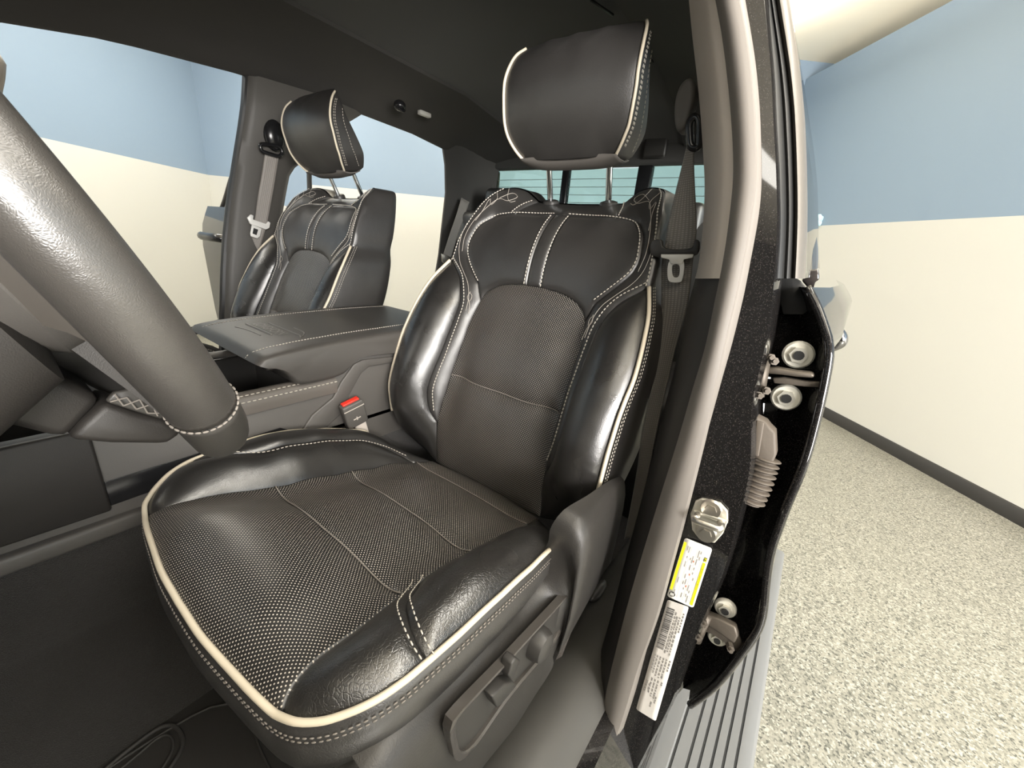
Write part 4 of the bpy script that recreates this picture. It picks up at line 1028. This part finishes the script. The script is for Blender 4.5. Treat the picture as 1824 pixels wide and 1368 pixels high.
# ------------------------------------------------------------------ passenger side doors, both open
def px_door(name, label, rear):
    d = thing(name, label, 'truck door', 'passenger side doors')
    return d
pr_ = px_door('truck_door', 'open rear passenger door seen edge on past the far pillar', True)
# door swung out from its hinge: local a along the door, n outward face (towards the front)
Hn = np.array([-1.78, .93]); da = np.array([-.998, -.057]); dn_ = np.array([da[1], -da[0]])
if dn_[1] > 0: dn_ = -dn_
def dp(a, z, t): p = Hn+da*a+dn_*t; return (p[0], p[1], z)
As = np.linspace(0, .92, 24)
bul = lambda z: float(np.interp(z, [-.85, -.5, -.16, -.06, .02, .05], [.02, .045, .055, .045, .015, 0]))
zs2 = [-.85, -.7, -.5, -.3, -.16, -.10, -.05, 0, .04]
loft('outer_skin', [[dp(a, z, bul(z)+.02*math.sin(math.pi*a/.92)) for a in As] for z in zs2], 'black_paint', pr_)
loft('inner_panel', [[dp(a, z, -.09) for a in As] for z in (-.85, -.4, .02)], 'plastic_soft', pr_)
loft('end_face', [[dp(.92, z, bul(z)) for z in zs2], [dp(.93, z, -.02) for z in zs2], [dp(.92, z, -.09) for z in zs2]], 'black_paint', pr_)
fr_ = smooth([dp(.03, .02, -.03), dp(.05, .2, -.05), dp(.07, .37, -.08), dp(.12, .40, -.085), dp(.40, .40, -.085), dp(.56, .36, -.075), dp(.70, .22, -.05), dp(.83, .06, -.035), dp(.87, .02, -.03)], 60)
tube('window_frame', fr_, .010, 'plastic', pr_, 8)
loft('side_glass', [[dp(.05, .03, -.04), dp(.85, .03, -.04)], [dp(.07, .37, -.08), dp(.55, .36, -.08)]], 'door_glass', pr_)
hp_ = [dp(.80, -.11, .06), dp(.79, -.105, .10), dp(.70, -.105, .11), dp(.61, -.105, .10), dp(.60, -.11, .06)]
hh = part('door_handle', pr_); tube('grip', smooth(hp_, 24), .020, 'plastic_gloss', hh, 10)
pf = px_door('truck_door', 'open front passenger door whose window frame corner peeks in at the left edge', False)
q0 = at(6, 118, x=-2.55)
fp = smooth([q0+[-.02, -.62, .09], q0+[0, -.30, .075], q0+[0, -.06, .045], q0+[.0, -.012, .02], q0+[.0, -.018, -.02], q0+[0, -.05, -.12], q0+[0, -.08, -.28], q0+[0, -.10, -.42]], 50)
tube('window_frame', fp, .020, 'frame_metal', pf, 10)
b = MB(); b.box(q0+[0, -.72, -.80], (.12, 1.1, .75)); b.build('door_panel', 'plastic_soft', pf, bevel=.03)

# ------------------------------------------------------------------ center console
con = thing('center_console', 'black center console with padded stitched armrest lid between the seats', 'console')
xn, xf = -.735, 2*XC+.735                          # near and far side
side = [(-.55, -.287), (.20, -.287), (.36, -.290), (.412, -.287), (.432, -.272), (.452, -.259), (.475, -.2545), (.58, -.263), (.95, -.268), (.95, -.62), (-.55, -.62)]
prism('side_panel', [(xn, y, z) for y, z in side], (-.022, 0, 0), 'plastic_soft', con, .003)
prism('side_panel', [(xf, y, z) for y, z in side], (.022, 0, 0), 'plastic_soft', con, .003)
# proud rib that sweeps up to the armrest, and the dark map pocket under the padded ledge
rib = [(.405, -.330), (.425, -.300), (.455, -.268), (.475, -.262), (.585, -.270), (.585, -.283), (.490, -.280), (.470, -.292), (.44, -.335), (.43, -.365), (.37, -.40), (.335, -.43), (.30, -.445), (.33, -.39), (.36, -.355)]
prism('rib', [(xn, y, z) for y, z in rib], (.006, 0, 0), 'plastic_soft', con, .0025)
pk = [(.05, -.370), (.30, -.364), (.312, -.372), (.290, -.40), (.05, -.41)]
prism('map_pocket', [(xn+.0005, y, z) for y, z in pk], (.0015, 0, 0), 'plastic_gloss', con, .0005)
led = lambda y: -.287+.004*(y-.2)
yl_ = np.linspace(.17, .414, 30)
loft('padded_ledge', [[(xn-.024, y, led(y)-.004) for y in yl_], [(xn-.016, y, led(y)+.002) for y in yl_], [(xn-.004, y, led(y)+.002) for y in yl_], [(xn+.006, y, led(y)-.006) for y in yl_], [(xn+.008, y, led(y)-.020) for y in yl_], [(xn+.006, y, led(y)-.034) for y in yl_], [(xn-.002, y, led(y)-.038) for y in yl_]], 'leather_brown', con)
stitches('stitching', [np.array([(xn+.003, y, led(y)+.0008) for y in yl_]), np.array([(xn+.0085, y, led(y)-.0095) for y in yl_])], con, L=.006, gap=.0028, r=.0011)
loft('padded_ledge', [[(xf+.024, y, led(y)-.004) for y in yl_], [(xf+.012, y, led(y)+.004) for y in yl_], [(xf-.004, y, led(y)+.002) for y in yl_], [(xf-.008, y, led(y)-.030) for y in yl_]], 'leather_brown', con)
# open bin in front of the armrest
b = MB(); b.box((XC, .25, -.40), (.29, .62, .012)); b.build('bin_floor', 'plastic_gloss', con, bevel=.002)
for x in (xn-.032, xf+.032):
    b = MB(); b.box((x, .22, -.345), (.010, .50, .105)); b.build('bin_wall', 'plastic', con, bevel=.003)
b = MB(); b.box((XC, .372, -.345), (.27, .012, .12)); b.build('bin_wall', 'plastic', con, bevel=.003)
b = MB(); b.box((XC, .20, -.352), (.25, .010, .08)); b.build('bin_divider', 'plastic', con, bevel=.003)
b = MB(); b.box((XC-.02, .335, -.262), (.22, .05, .018)); b.build('latch', 'plastic', con, bevel=.004)
# armrest lid
lid = part('armrest_lid', con)
ld = [(.268, -.232), (.272, -.224), (.30, -.2175), (.36, -.2125), (.46, -.2085), (.60, -.2065), (.72, -.2085), (.755, -.214), (.762, -.235), (.758, -.262), (.58, -.2615), (.478, -.2535), (.455, -.258), (.428, -.282), (.415, -.2865), (.345, -.288), (.333, -.284), (.318, -.262), (.296, -.244), (.276, -.238)]
xs_ = [(-.163, .74), (-.160, .87), (-.154, .95), (-.146, .985), (-.13, 1.0), (-.06, 1.003), (0, 1.003), (.06, 1.003), (.13, 1.0), (.146, .985), (.154, .95), (.160, .87), (.163, .74)]
cy_, cz_ = .50, -.245
rings = []
for u, k2 in xs_:
    rings.append(np.array([(XC+u, cy_+(y-cy_)*(1-(1-k2)*.10), cz_+(z-cz_)*k2) for y, z in ld]))
rings = [smooth(r, 80, closed=True) for r in rings]
loft('lid_body', rings, 'leather_lid', lid, closed=True, cap0=True, cap1=True)
def lz(y): return float(np.interp(y, [.268, .272, .30, .36, .46, .60, .72], [-.232, -.224, -.2175, -.2125, -.2085, -.2065, -.2085]))+.0012
Ls = []
for u in (.118, -.118): Ls.append(smooth([(XC+u, y, lz(y)) for y in np.linspace(.28, .74, 20)], step=.003))
Ls.append(smooth([(XC+.118, .2795, -.2225), (XC+.116, .270, -.228), (XC+.113, .272, -.237)], step=.002))
stitches('stitching', Ls, lid, L=.004, gap=.0018, r=.0009)
# embossed badge on the lid
yb_ = .345; b = MB()
b.tube(np.array([(XC-.070, yb_, lz(yb_)), (XC+.045, yb_, lz(yb_))]), .0022, 6); b.tube(np.array([(XC-.05, yb_+.036, lz(yb_+.036)), (XC+.085, yb_+.036, lz(yb_+.036))]), .0012, 6)
b.tube(smooth([(XC+.085, yb_+.036, lz(.38)), (XC+.10, yb_+.030, lz(.375)), (XC+.07, yb_+.052, lz(.395)), (XC+.02, yb_+.056, lz(.4))], 14), .0012, 6)
b.tube(smooth([(XC-.062, yb_-.024, lz(.32)), (XC-.035, yb_-.018, lz(.325)), (XC+.015, yb_-.015, lz(.33)), (XC+.035, yb_-.016, lz(.33))], 14), .0010, 6)
o = b.build('badge_outline', 'emboss', lid)
fl_ = lambda s, t: np.array([XC-.062+s*.12, yb_+.006+t*.024, 0])
fl2 = lambda s, t: (lambda p: np.array([p[0], p[1], lz(p[1])+.0012]))(fl_(s, t))
lettering('badge_lettering', fl2, .12, .024, 'LONGHORN', .02, .05, .019, 'emboss', lid, lift=0, maxlen=.118)

# seat belt buckle beside the console
bk = thing('belt_buckle', 'black seat belt buckle with red release button between driver seat and console', 'buckle')
q = at(624, 716, x=-.708); ax = np.array([.10, -.28, .95]); ax /= np.linalg.norm(ax); ly_ = np.array([.12, .96, .27]); ly_ -= ax*(ly_@ax); ly_ /= np.linalg.norm(ly_); lx_ = np.cross(ly_, ax)
Rb = np.stack([lx_, ly_, ax], 1)
b = MB(); b.box(q-ax*.030, (.021, .046, .058), Rb); b.build('housing', 'plastic_soft', bk, bevel=.004, seg=3)
b = MB(); b.box(q+ax*.0002-lx_*.002, (.012, .036, .0045), Rb); b.build('release_button', 'red_plastic', bk, bevel=.0015)
b = MB(); b.box(q-ax*.012+lx_*.0104, (.0015, .044, .0016), Rb); b.build('seam_line', 'plastic_grey', bk)
b = MB(); b.box(q-ax*.090+ly_*.006, (.008, .026, .075), Rb); b.build('stalk', 'plastic_grey', bk, bevel=.003)
b = MB(); b.box(q-ax*.038+lx_*.0108, (.0012, .016, .002), Rb); b.box(q-ax*.038+lx_*.0108, (.0012, .002, .008), Rb); b.build('belt_symbol', 'plastic_grey', bk)

# ------------------------------------------------------------------ steering wheel and column
colm = thing('steering_assembly', 'dark leather steering wheel and column in the left foreground', 'steering wheel')
sw = part('steering_wheel', colm)
WC = np.array([-.4511, .0359, -.0283]); tilt = math.radians(24.8)
wx = np.array([1., 0, 0]); wd_ = np.array([0, math.sin(tilt), -math.cos(tilt)]); wn = np.array([0, math.cos(tilt), math.sin(tilt)])
RR, rr_ = .1792, .0195
def wp(a, r=RR, n=0): return WC+wx*r*math.cos(a)+wd_*r*math.sin(a)+wn*n        # a=0 driver's left, 90 deg = bottom
def rim(a0, a1, n, rt, mt, name, rad=RR):
    P = [wp(math.radians(a), rad) for a in np.linspace(a0, a1, n)]; return tube(name, P, rt, mt, sw, 24, cap=True)
rim(-221, 33, 150, rr_, 'leather_wheel', 'rim_leather')
rim(33.5, 138.5, 40, rr_*1.0, 'leather_smooth', 'rim_lower_grip')
V = []
for a in (33.25, 138.7):
    c = wp(math.radians(a)); T = wp(math.radians(a+.5))-wp(math.radians(a-.5)); T /= np.linalg.norm(T); e1_ = (wp(math.radians(a), RR+.01)-c); e1_ /= np.linalg.norm(e1_); e2_ = np.cross(T, e1_)
    V.append(np.array([c+(rr_+.0008)*(math.cos(t)*e1_+math.sin(t)*e2_) for t in np.linspace(0, 2*math.pi, 60)]))
stitches('rim_stitching', V, sw, mat='thread_dim', L=.0034, gap=.0006, r=.0009)
# spokes and airbag hub
hub = MB(); hub.tube(np.array([WC-wn*.055, WC-wn*.03, WC+wn*.0, WC+wn*.012]), [.055, .075, .072, .045], 28); hub.build('airbag_hub', 'plastic_soft', sw)
for a, wd2 in ((5, .035), (175, .035), (80, .026), (100, .026)):
    t_ = math.radians(a); p0, p1 = wp(t_, .05, -.02), wp(t_, RR-.006, -.006)
    tn = np.array(wp(t_+.01)-wp(t_-.01)); tn /= np.linalg.norm(tn)
    A = [np.array([p0+tn*wd2*s+wn*h_ for s, h_ in ((-1, -.012), (-1, .010), (1, .010), (1, -.012))]), np.array([(p0+p1)/2+tn*wd2*.8*s+wn*h_ for s, h_ in ((-1, -.010), (-1, .010), (1, .010), (1, -.010))]), np.array([p1+tn*wd2*.75*s+wn*h_ for s, h_ in ((-1, -.009), (-1, .009), (1, .009), (1, -.009))])]
    o = loft('spoke', A, 'spoke_trim' if a in (5, 175) else 'column_plastic', sw, closed=True, cap0=True, cap1=True)
# crossed lacing on the back of the lower spoke
b = MB(); lac = [at(x, y, x=-.43) for x, y in ((203, 708), (288, 740))]; lo_ = [at(x, y, x=-.43) for x, y in ((214, 724), (282, 745))]
A_ = [at(x, y, x=-.432) for x, y in ((204, 702), (226, 708), (249, 712), (270, 720), (289, 736))]; B_2 = [at(x, y, x=-.432) for x, y in ((196, 716), (220, 723), (243, 729), (263, 736), (281, 741))]
for i in range(4): b.tube(np.array([A_[i], B_2[i+1]]), .0006, 6); b.tube(np.array([B_2[i], A_[i+1]]), .0006, 6)
b.build('lacing', 'thread_dim', sw)
strap = [at(x, y, x=-.436) for x, y in ((188, 716), (203, 699), (230, 693), (262, 702), (296, 736), (290, 748), (262, 740), (230, 730))]
prism('lacing_strap', strap, (-.006, 0, 0), 'leather_smooth', sw, .002)
# column shroud
ca = WC-wn*.045; cb = WC-wn*.32+np.array([0, 0, -.02])
def sq(c, w_, h1, h2, n=28):
    out = []
    for t in np.linspace(0, 2*math.pi, n, endpoint=False):
        s_, c_ = math.sin(t), math.cos(t); g = lambda v: math.copysign(abs(v)**.55, v)
        out.append(c+wx*w_*g(c_)+wd_*(h2 if s_ > 0 else h1)*g(s_))
    return np.array(out)
loft('shroud', [sq(ca+wn*.012, .040, .040, .050), sq(ca, .062, .055, .085), sq(ca-wn*.05, .068, .060, .100), sq(cb, .075, .065, .110)], 'column_plastic', colm, closed=True, cap0=True, cap1=True)
lw = [at(x, y, x=-.445) for x, y in ((120, 785), (150, 752), (190, 716), (240, 734), (292, 746), (330, 770), (300, 793), (200, 792))]
prism('lower_cover', lw, (-.05, 0, 0), 'column_plastic', colm, .006)
sh_ = [at(x, y, x=-.452) for x, y in ((-80, 640), (60, 640), (186, 712), (118, 785), (0, 756), (-80, 750))]
prism('shroud_side', sh_, (-.06, 0, 0), 'column_plastic', colm, .008)
q = at(31, 684, x=-.4515); b = MB(); b.tube(np.array([q, q+[-.004, 0, 0]]), [.0075, .004], 16); b.build('screw_hole', 'seal_black', colm)
up_ = [at(x, y, x=-.50) for x, y in ((-80, 540), (110, 555), (255, 690), (232, 704), (190, 704), (60, 640), (-80, 640))]
prism('upper_cover', up_, (-.05, 0, 0), 'plastic', colm, .006)
# ------------------------------------------------------------------ dashboard and forward console side
dash = thing('dashboard', 'black dashboard and lower trim in front of the seats', 'dashboard')
dp_ = [(-.30, .00), (-.22, -.03), (-.19, -.08), (-.20, -.16), (-.24, -.30), (-.32, -.45), (-.60, -.50), (-.75, -.10), (-.60, .02)]
prism('dash_body', [(-.16, y, z) for y, z in dp_], (-1.44, 0, 0), 'plastic', dash, .02, 3)
b = MB(); b.box((xn+.004, -.22, -.441), (.020, .66, .026)); b.build('kick_trim', 'plastic_soft', dash, bevel=.006)
b = MB(); b.box((xn+.0025, -.25, -.35), (.012, .62, .13)); b.build('shaded_cheek', 'column_plastic', dash, bevel=.004)  # dark tone stands in for shade on the forward console side

# floor mat with raised edge
fm = thing('floor_mat', 'black rubber floor mat in the driver foot well', 'floor mat')
b = MB(); b.box((-.45, -.20, -.766), (.40, .70, .010)); b.build('mat_base', 'rubber_mat', fm, bevel=.004)
mr = smooth([(-.62, -.5, -.758), (-.62, .06, -.758), (-.60, .11, -.758), (-.56, .13, -.758), (-.50, .12, -.758), (-.30, .10, -.758), (-.28, .05, -.758), (-.28, -.5, -.758)], 60)
tube('mat_rim', mr, .002, 'rubber_mat', fm, 8)
for px, py in (((195, 1368), (290, 1300)), ((210, 1385), (300, 1312))):
    pass
rg = smooth([at(x, y, z=-.757) for x, y in ((170, 1385), (230, 1335), (285, 1296), (305, 1292), (318, 1300), (326, 1322), (318, 1345), (290, 1385))], 40)
tube('mat_ridge', rg, .003, 'rubber_mat', fm, 8)
rg = smooth([at(x, y, z=-.757) for x, y in ((190, 1390), (245, 1345), (286, 1312), (300, 1310), (308, 1320), (306, 1340), (285, 1375))], 40)
tube('mat_ridge', rg, .002, 'rubber_mat', fm, 8)

# ------------------------------------------------------------------ seat belts
def ribbon_lr(name, L, R_, mt, par, n=50):
    A, B_ = smooth(L, n), smooth(R_, n); mid = (A+B_)/2; T = np.gradient(mid, axis=0); Wd = B_-A; Nn = np.cross(T, Wd); Nn /= np.linalg.norm(Nn, axis=1)[:, None]; th = .0008
    d = np.r_[0, np.cumsum(np.linalg.norm(np.diff(mid, axis=0), axis=1))]; V = []; U = []
    for i in range(n):
        for s_ in (1, -1):
            for j in range(7):
                a = .5+(j/6-.5)*s_; V.append(A[i]*(1-a)+B_[i]*a+Nn[i]*th*s_); U.append((a*.048, d[i]))
    Fc = [(i*14+j, i*14+(j+1) % 14, (i+1)*14+(j+1) % 14, (i+1)*14+j) for i in range(n-1) for j in range(14)]+[tuple(range(14)), tuple(range((n-1)*14, n*14))]
    return mesh(name, V, Fc, mt, par, uv=U, fix=True)
db = thing('seat_belt', 'grey driver seat belt hanging by the near pillar with a steel latch plate', 'seat belt')
Lp = [(1228, 240, .70), (1214, 300, .71), (1203, 345, .715), (1190, 403, .715), (1184, 438, .71), (1179, 464, .71), (1178, 547, .70), (1173, 610, .69), (1164, 676, .68), (1145, 761, .67), (1136, 830, .665), (1124, 900, .66), (1112, 960, .66)]
Rp = [(1236, 240, .70), (1236, 300, .70), (1238, 345, .70), (1241, 403, .70), (1238, 438, .70), (1234.6, 464, .70), (1224, 547, .685), (1206, 610, .675), (1190, 676, .665), (1170, 764, .655), (1157, 830, .65), (1144, 890, .65), (1132, 955, .65)]
ribbon_lr('webbing', [at(x, y, y=v) for x, y, v in Lp], [at(x, y, y=v) for x, y, v in Rp], 'webbing', db)
tg = part('latch_plate', db)
prism('latch_grip', smooth([at(x, y, y=.700) for x, y in ((1163, 431), (1170, 427), (1182, 428), (1184, 440), (1236, 441), (1240, 427), (1247, 428), (1246, 452), (1238, 456), (1168, 457), (1162, 450)) ], 44, closed=True), (0, -.010, 0), 'plastic', tg, .002)
def plate_with_slot(name, outer, inner, y, th, mt, par):
    o_ = smooth([at(a, c, y=y) for a, c in outer], 44, closed=True); i_ = smooth([at(a, c, y=y) for a, c in inner], 44, closed=True)
    c = i_.mean(0); an = lambda p: np.unwrap(np.arctan2(p[:, 2]-c[2], p[:, 0]-c[0]))
    def rs(p):
        a = np.arctan2(p[:, 2]-c[2], p[:, 0]-c[0]); k2 = np.argsort(a); a = a[k2]; p = p[k2]; t = np.linspace(-math.pi, math.pi, 60, endpoint=False)
        a3 = np.r_[a-2*math.pi, a, a+2*math.pi]; p3 = np.vstack([p, p, p]); return np.stack([np.interp(t, a3, p3[:, j]) for j in range(3)], 1)
    o_, i_ = rs(o_), rs(i_); d = np.array([0, th, 0])
    return loft(name, [o_, i_, i_-d, o_-d, o_], mt, par, closed=True)
prism('plate_neck', [at(x, y, y=.6885) for x, y in ((1178, 453), (1236, 453), (1234, 459), (1219, 462), (1216, 470), (1196, 470), (1192, 462), (1178, 459))], (0, -.0025, 0), 'steel_pale', tg, .0008)
plate_with_slot('tongue', ((1194, 464), (1217, 464), (1216, 497), (1213, 502), (1195, 502), (1191, 498)), ((1199, 472), (1210, 472), (1209, 493), (1200, 493)), .690, .0025, 'steel_pale', tg)
dr = part('belt_anchor', db)
prism('anchor_cover', smooth([at(x, y, y=.72) for x, y in ((1237, 150), (1224, 158), (1215, 175), (1210, 200), (1211, 230), (1217, 243), (1228, 238), (1236, 215), (1244, 190), (1246, 160))], 40, closed=True), (0, -.03, 0), 'plastic_soft', dr, .010, 3)
tube('guide_ring', smooth([at(x, y, y=.685) for x, y in ((1230, 215), (1238, 208), (1245, 214), (1246, 240), (1243, 262), (1232, 262), (1228, 242))], 40, closed=True), .0055, 'plastic_gloss', dr, 10, closed=True)
pbt = thing('seat_belt', 'grey passenger seat belt hanging on the far pillar with a pale latch plate', 'seat belt')
XB = -1.560
ribbon_lr('webbing', [at(x, y, x=XB-.0004*max(0, y-270)) for x, y in ((472, 270), (466, 310), (459, 350), (454, 388), (446, 430), (436, 480), (425, 540))], [at(x, y, x=XB+.012-.0004*max(0, y-270)) for x, y in ((497, 278), (491, 315), (484, 355), (476, 397), (464, 440), (450, 490), (438, 540))], 'webbing', pbt)
tg = part('latch_plate', pbt)
prism('latch_grip', [at(x, y, x=XB-.034) for x, y in ((441, 388), (447, 382), (452, 384), (451, 391), (474, 399), (478, 394), (482, 397), (480, 406), (474, 409), (446, 399))], (-.008, 0, 0), 'steel_pale', tg, .0015)
prism('tongue', [at(x, y, x=XB-.032) for x, y in ((449, 400), (466, 407), (463, 421), (459, 425), (447, 421), (446, 416))], (-.003, 0, 0), 'steel_pale', tg, .0008)
prism('tongue_slot', [at(x, y, x=XB-.0305) for x, y in ((452, 406), (460, 409), (457, 419), (450, 416))], (-.0008, 0, 0), 'seal_black', tg, 0)
dr = part('belt_anchor', pbt)
q = at(488, 240, x=XB); b = MB(); b.sphere(q, (.022, .034, .050), 12); b.build('anchor_knob', 'plastic_gloss', dr)
tube('guide_ring', smooth([at(x, y, x=XB+.014) for x, y in ((464, 258), (466, 268), (480, 274), (498, 278), (503, 272), (498, 262), (482, 258))], 36, closed=True), .006, 'plastic_gloss', dr, 10, closed=True)
rbt = thing('seat_belt', 'dark rear seat belt lying against the far rear pillar', 'seat belt')
ribbon_lr('webbing', [at(x, y, x=-1.52) for x, y in ((822, 352), (812, 385), (800, 420), (789, 455))], [at(x, y, x=-1.50) for x, y in ((836, 360), (826, 390), (814, 425), (803, 462))], 'webbing', rbt, 20)
prism('latch_plate', [at(x, y, x=-1.498) for x, y in ((787, 452), (804, 458), (800, 466), (795, 472), (788, 466))], (-.006, 0, 0), 'steel', rbt, .001)

# ------------------------------------------------------------------ rear bench
rs_ = thing('rear_bench_seat', 'black leather rear bench with low headrests behind the front seats', 'seat')
b = MB(); b.box((XC, 1.30, -.44), (1.36, .50, .16)); b.build('cushion', 'leather_soft', rs_, bevel=.045, seg=4)
b = MB(); b.box((XC, 1.63, -.14), (1.36, .13, .54)); b.build('backrest', 'leather_soft', rs_, bevel=.04, seg=4)
for x, z in ((-1.275, .165), (-.48, .12)):
    b = MB(); b.box((x, 1.60, z), (.20, .08, .13)); b.build('headrest', 'leather_soft', rs_, bevel=.03, seg=4)
b = MB(); b.box((XC, 1.30, -.66), (1.30, .44, .28)); b.build('base', 'plastic', rs_, bevel=.02)

# a scrap of pale blue wrap at the paint line of the garage wall
q = ray(1459, 391); q = q*((V_R-.03)/(q@RV)); b = MB()
random.seed(2)
for i in range(7): b.sphere(q+np.array([random.uniform(-.02, .02), random.uniform(-.02, .02), random.uniform(-.04, .05)]), (.02, .02, .03), 6)
tag(b.build('plastic_wrap', 'wrap', None), 'small scrap of pale blue wrap at the wall paint line', 'wrap')

# ------------------------------------------------------------------ unseen driver door, added and angled to shade the foot well; kick panel
fd = thing('truck_door', 'unseen open driver door swung out to shade the foot well', 'truck door')
h0 = np.array([.06, -.66]); aa = math.radians(29); e_ = np.array([math.cos(aa), math.sin(aa)]); n_2 = np.array([-e_[1], e_[0]])
def fp_(a, z, t): p = h0+e_*a+n_2*t; return (p[0], p[1], z)
Az = np.linspace(0, 1.10, 20); zq = [-.86, -.6, -.3, -.12, .0]
loft('outer_skin', [[fp_(a, z, -.07-.03*math.sin(math.pi*(z+.9)/.9)) for a in Az] for z in zq], 'black_paint', fd)
loft('inner_panel', [[fp_(a, z, .0+(.03 if -.5 < z < -.2 else 0)) for a in Az] for z in zq], 'plastic_soft', fd)
loft('edge_face', [[fp_(1.10, z, -.07-.03*math.sin(math.pi*(z+.9)/.9)) for z in zq], [fp_(1.105, z, -.02) for z in zq], [fp_(1.10, z, 0) for z in zq]], 'black_paint', fd)
loft('sill_cap', [[fp_(a, .0, -.07) for a in Az], [fp_(a, .012, -.03) for a in Az], [fp_(a, .0, 0) for a in Az]], 'plastic', fd)
b = MB(); b.tube(np.array([fp_(.25, -.24, .045), fp_(.95, -.24, .045)]), .035, 12); b.build('armrest', 'leather_soft', fd)
tube('window_frame', smooth([fp_(.02, .0, -.03), fp_(.30, .26, -.06), fp_(.55, .385, -.09), (*fp_(.92, .40, -.10)[:2], .40), fp_(1.03, .36, -.09), fp_(1.09, 0, -.03)], 50), .018, 'plastic', fd, 8)
prism('kick_panel', [(-.14, -.78, -.80), (-.14, -.40, -.80), (-.14, -.46, -.45), (-.14, -.50, .0), (-.14, -.78, .0)], (-.03, 0, 0), 'plastic', cab, .004)
prism('kick_panel', [(2*XC+.14, -.78, -.80), (2*XC+.14, -.40, -.80), (2*XC+.14, -.46, -.45), (2*XC+.14, -.50, .0), (2*XC+.14, -.78, .0)], (.03, 0, 0), 'plastic', cab, .004)

# ------------------------------------------------------------------ lift everything to eye height and put every thing's origin at its base
bpy.context.view_layer.update()
def desc(o):
    out = [o]
    for c in o.children: out += desc(c)
    return out
for r in [o for o in bpy.data.objects if o.parent is None and o.type in ('MESH', 'EMPTY')]:
    P = []
    for o in desc(r):
        if o.type == 'MESH' and len(o.data.vertices):
            a = np.zeros(len(o.data.vertices)*3); o.data.vertices.foreach_get('co', a); a = a.reshape(-1, 3)
            M_ = np.array(o.matrix_world); P.append(a @ M_[:3, :3].T+M_[:3, 3])
    if not P: continue
    P = np.vstack(P); lo, hi = P.min(0), P.max(0); base = Vector(((lo[0]+hi[0])/2, (lo[1]+hi[1])/2, lo[2]))
    if r.type == 'MESH':
        r.data.transform(Matrix.Translation(r.location-base)); r.location = base
    else:
        d = r.location-base
        for c in r.children: c.location = c.location+d
        r.location = base
    r.location.z += H
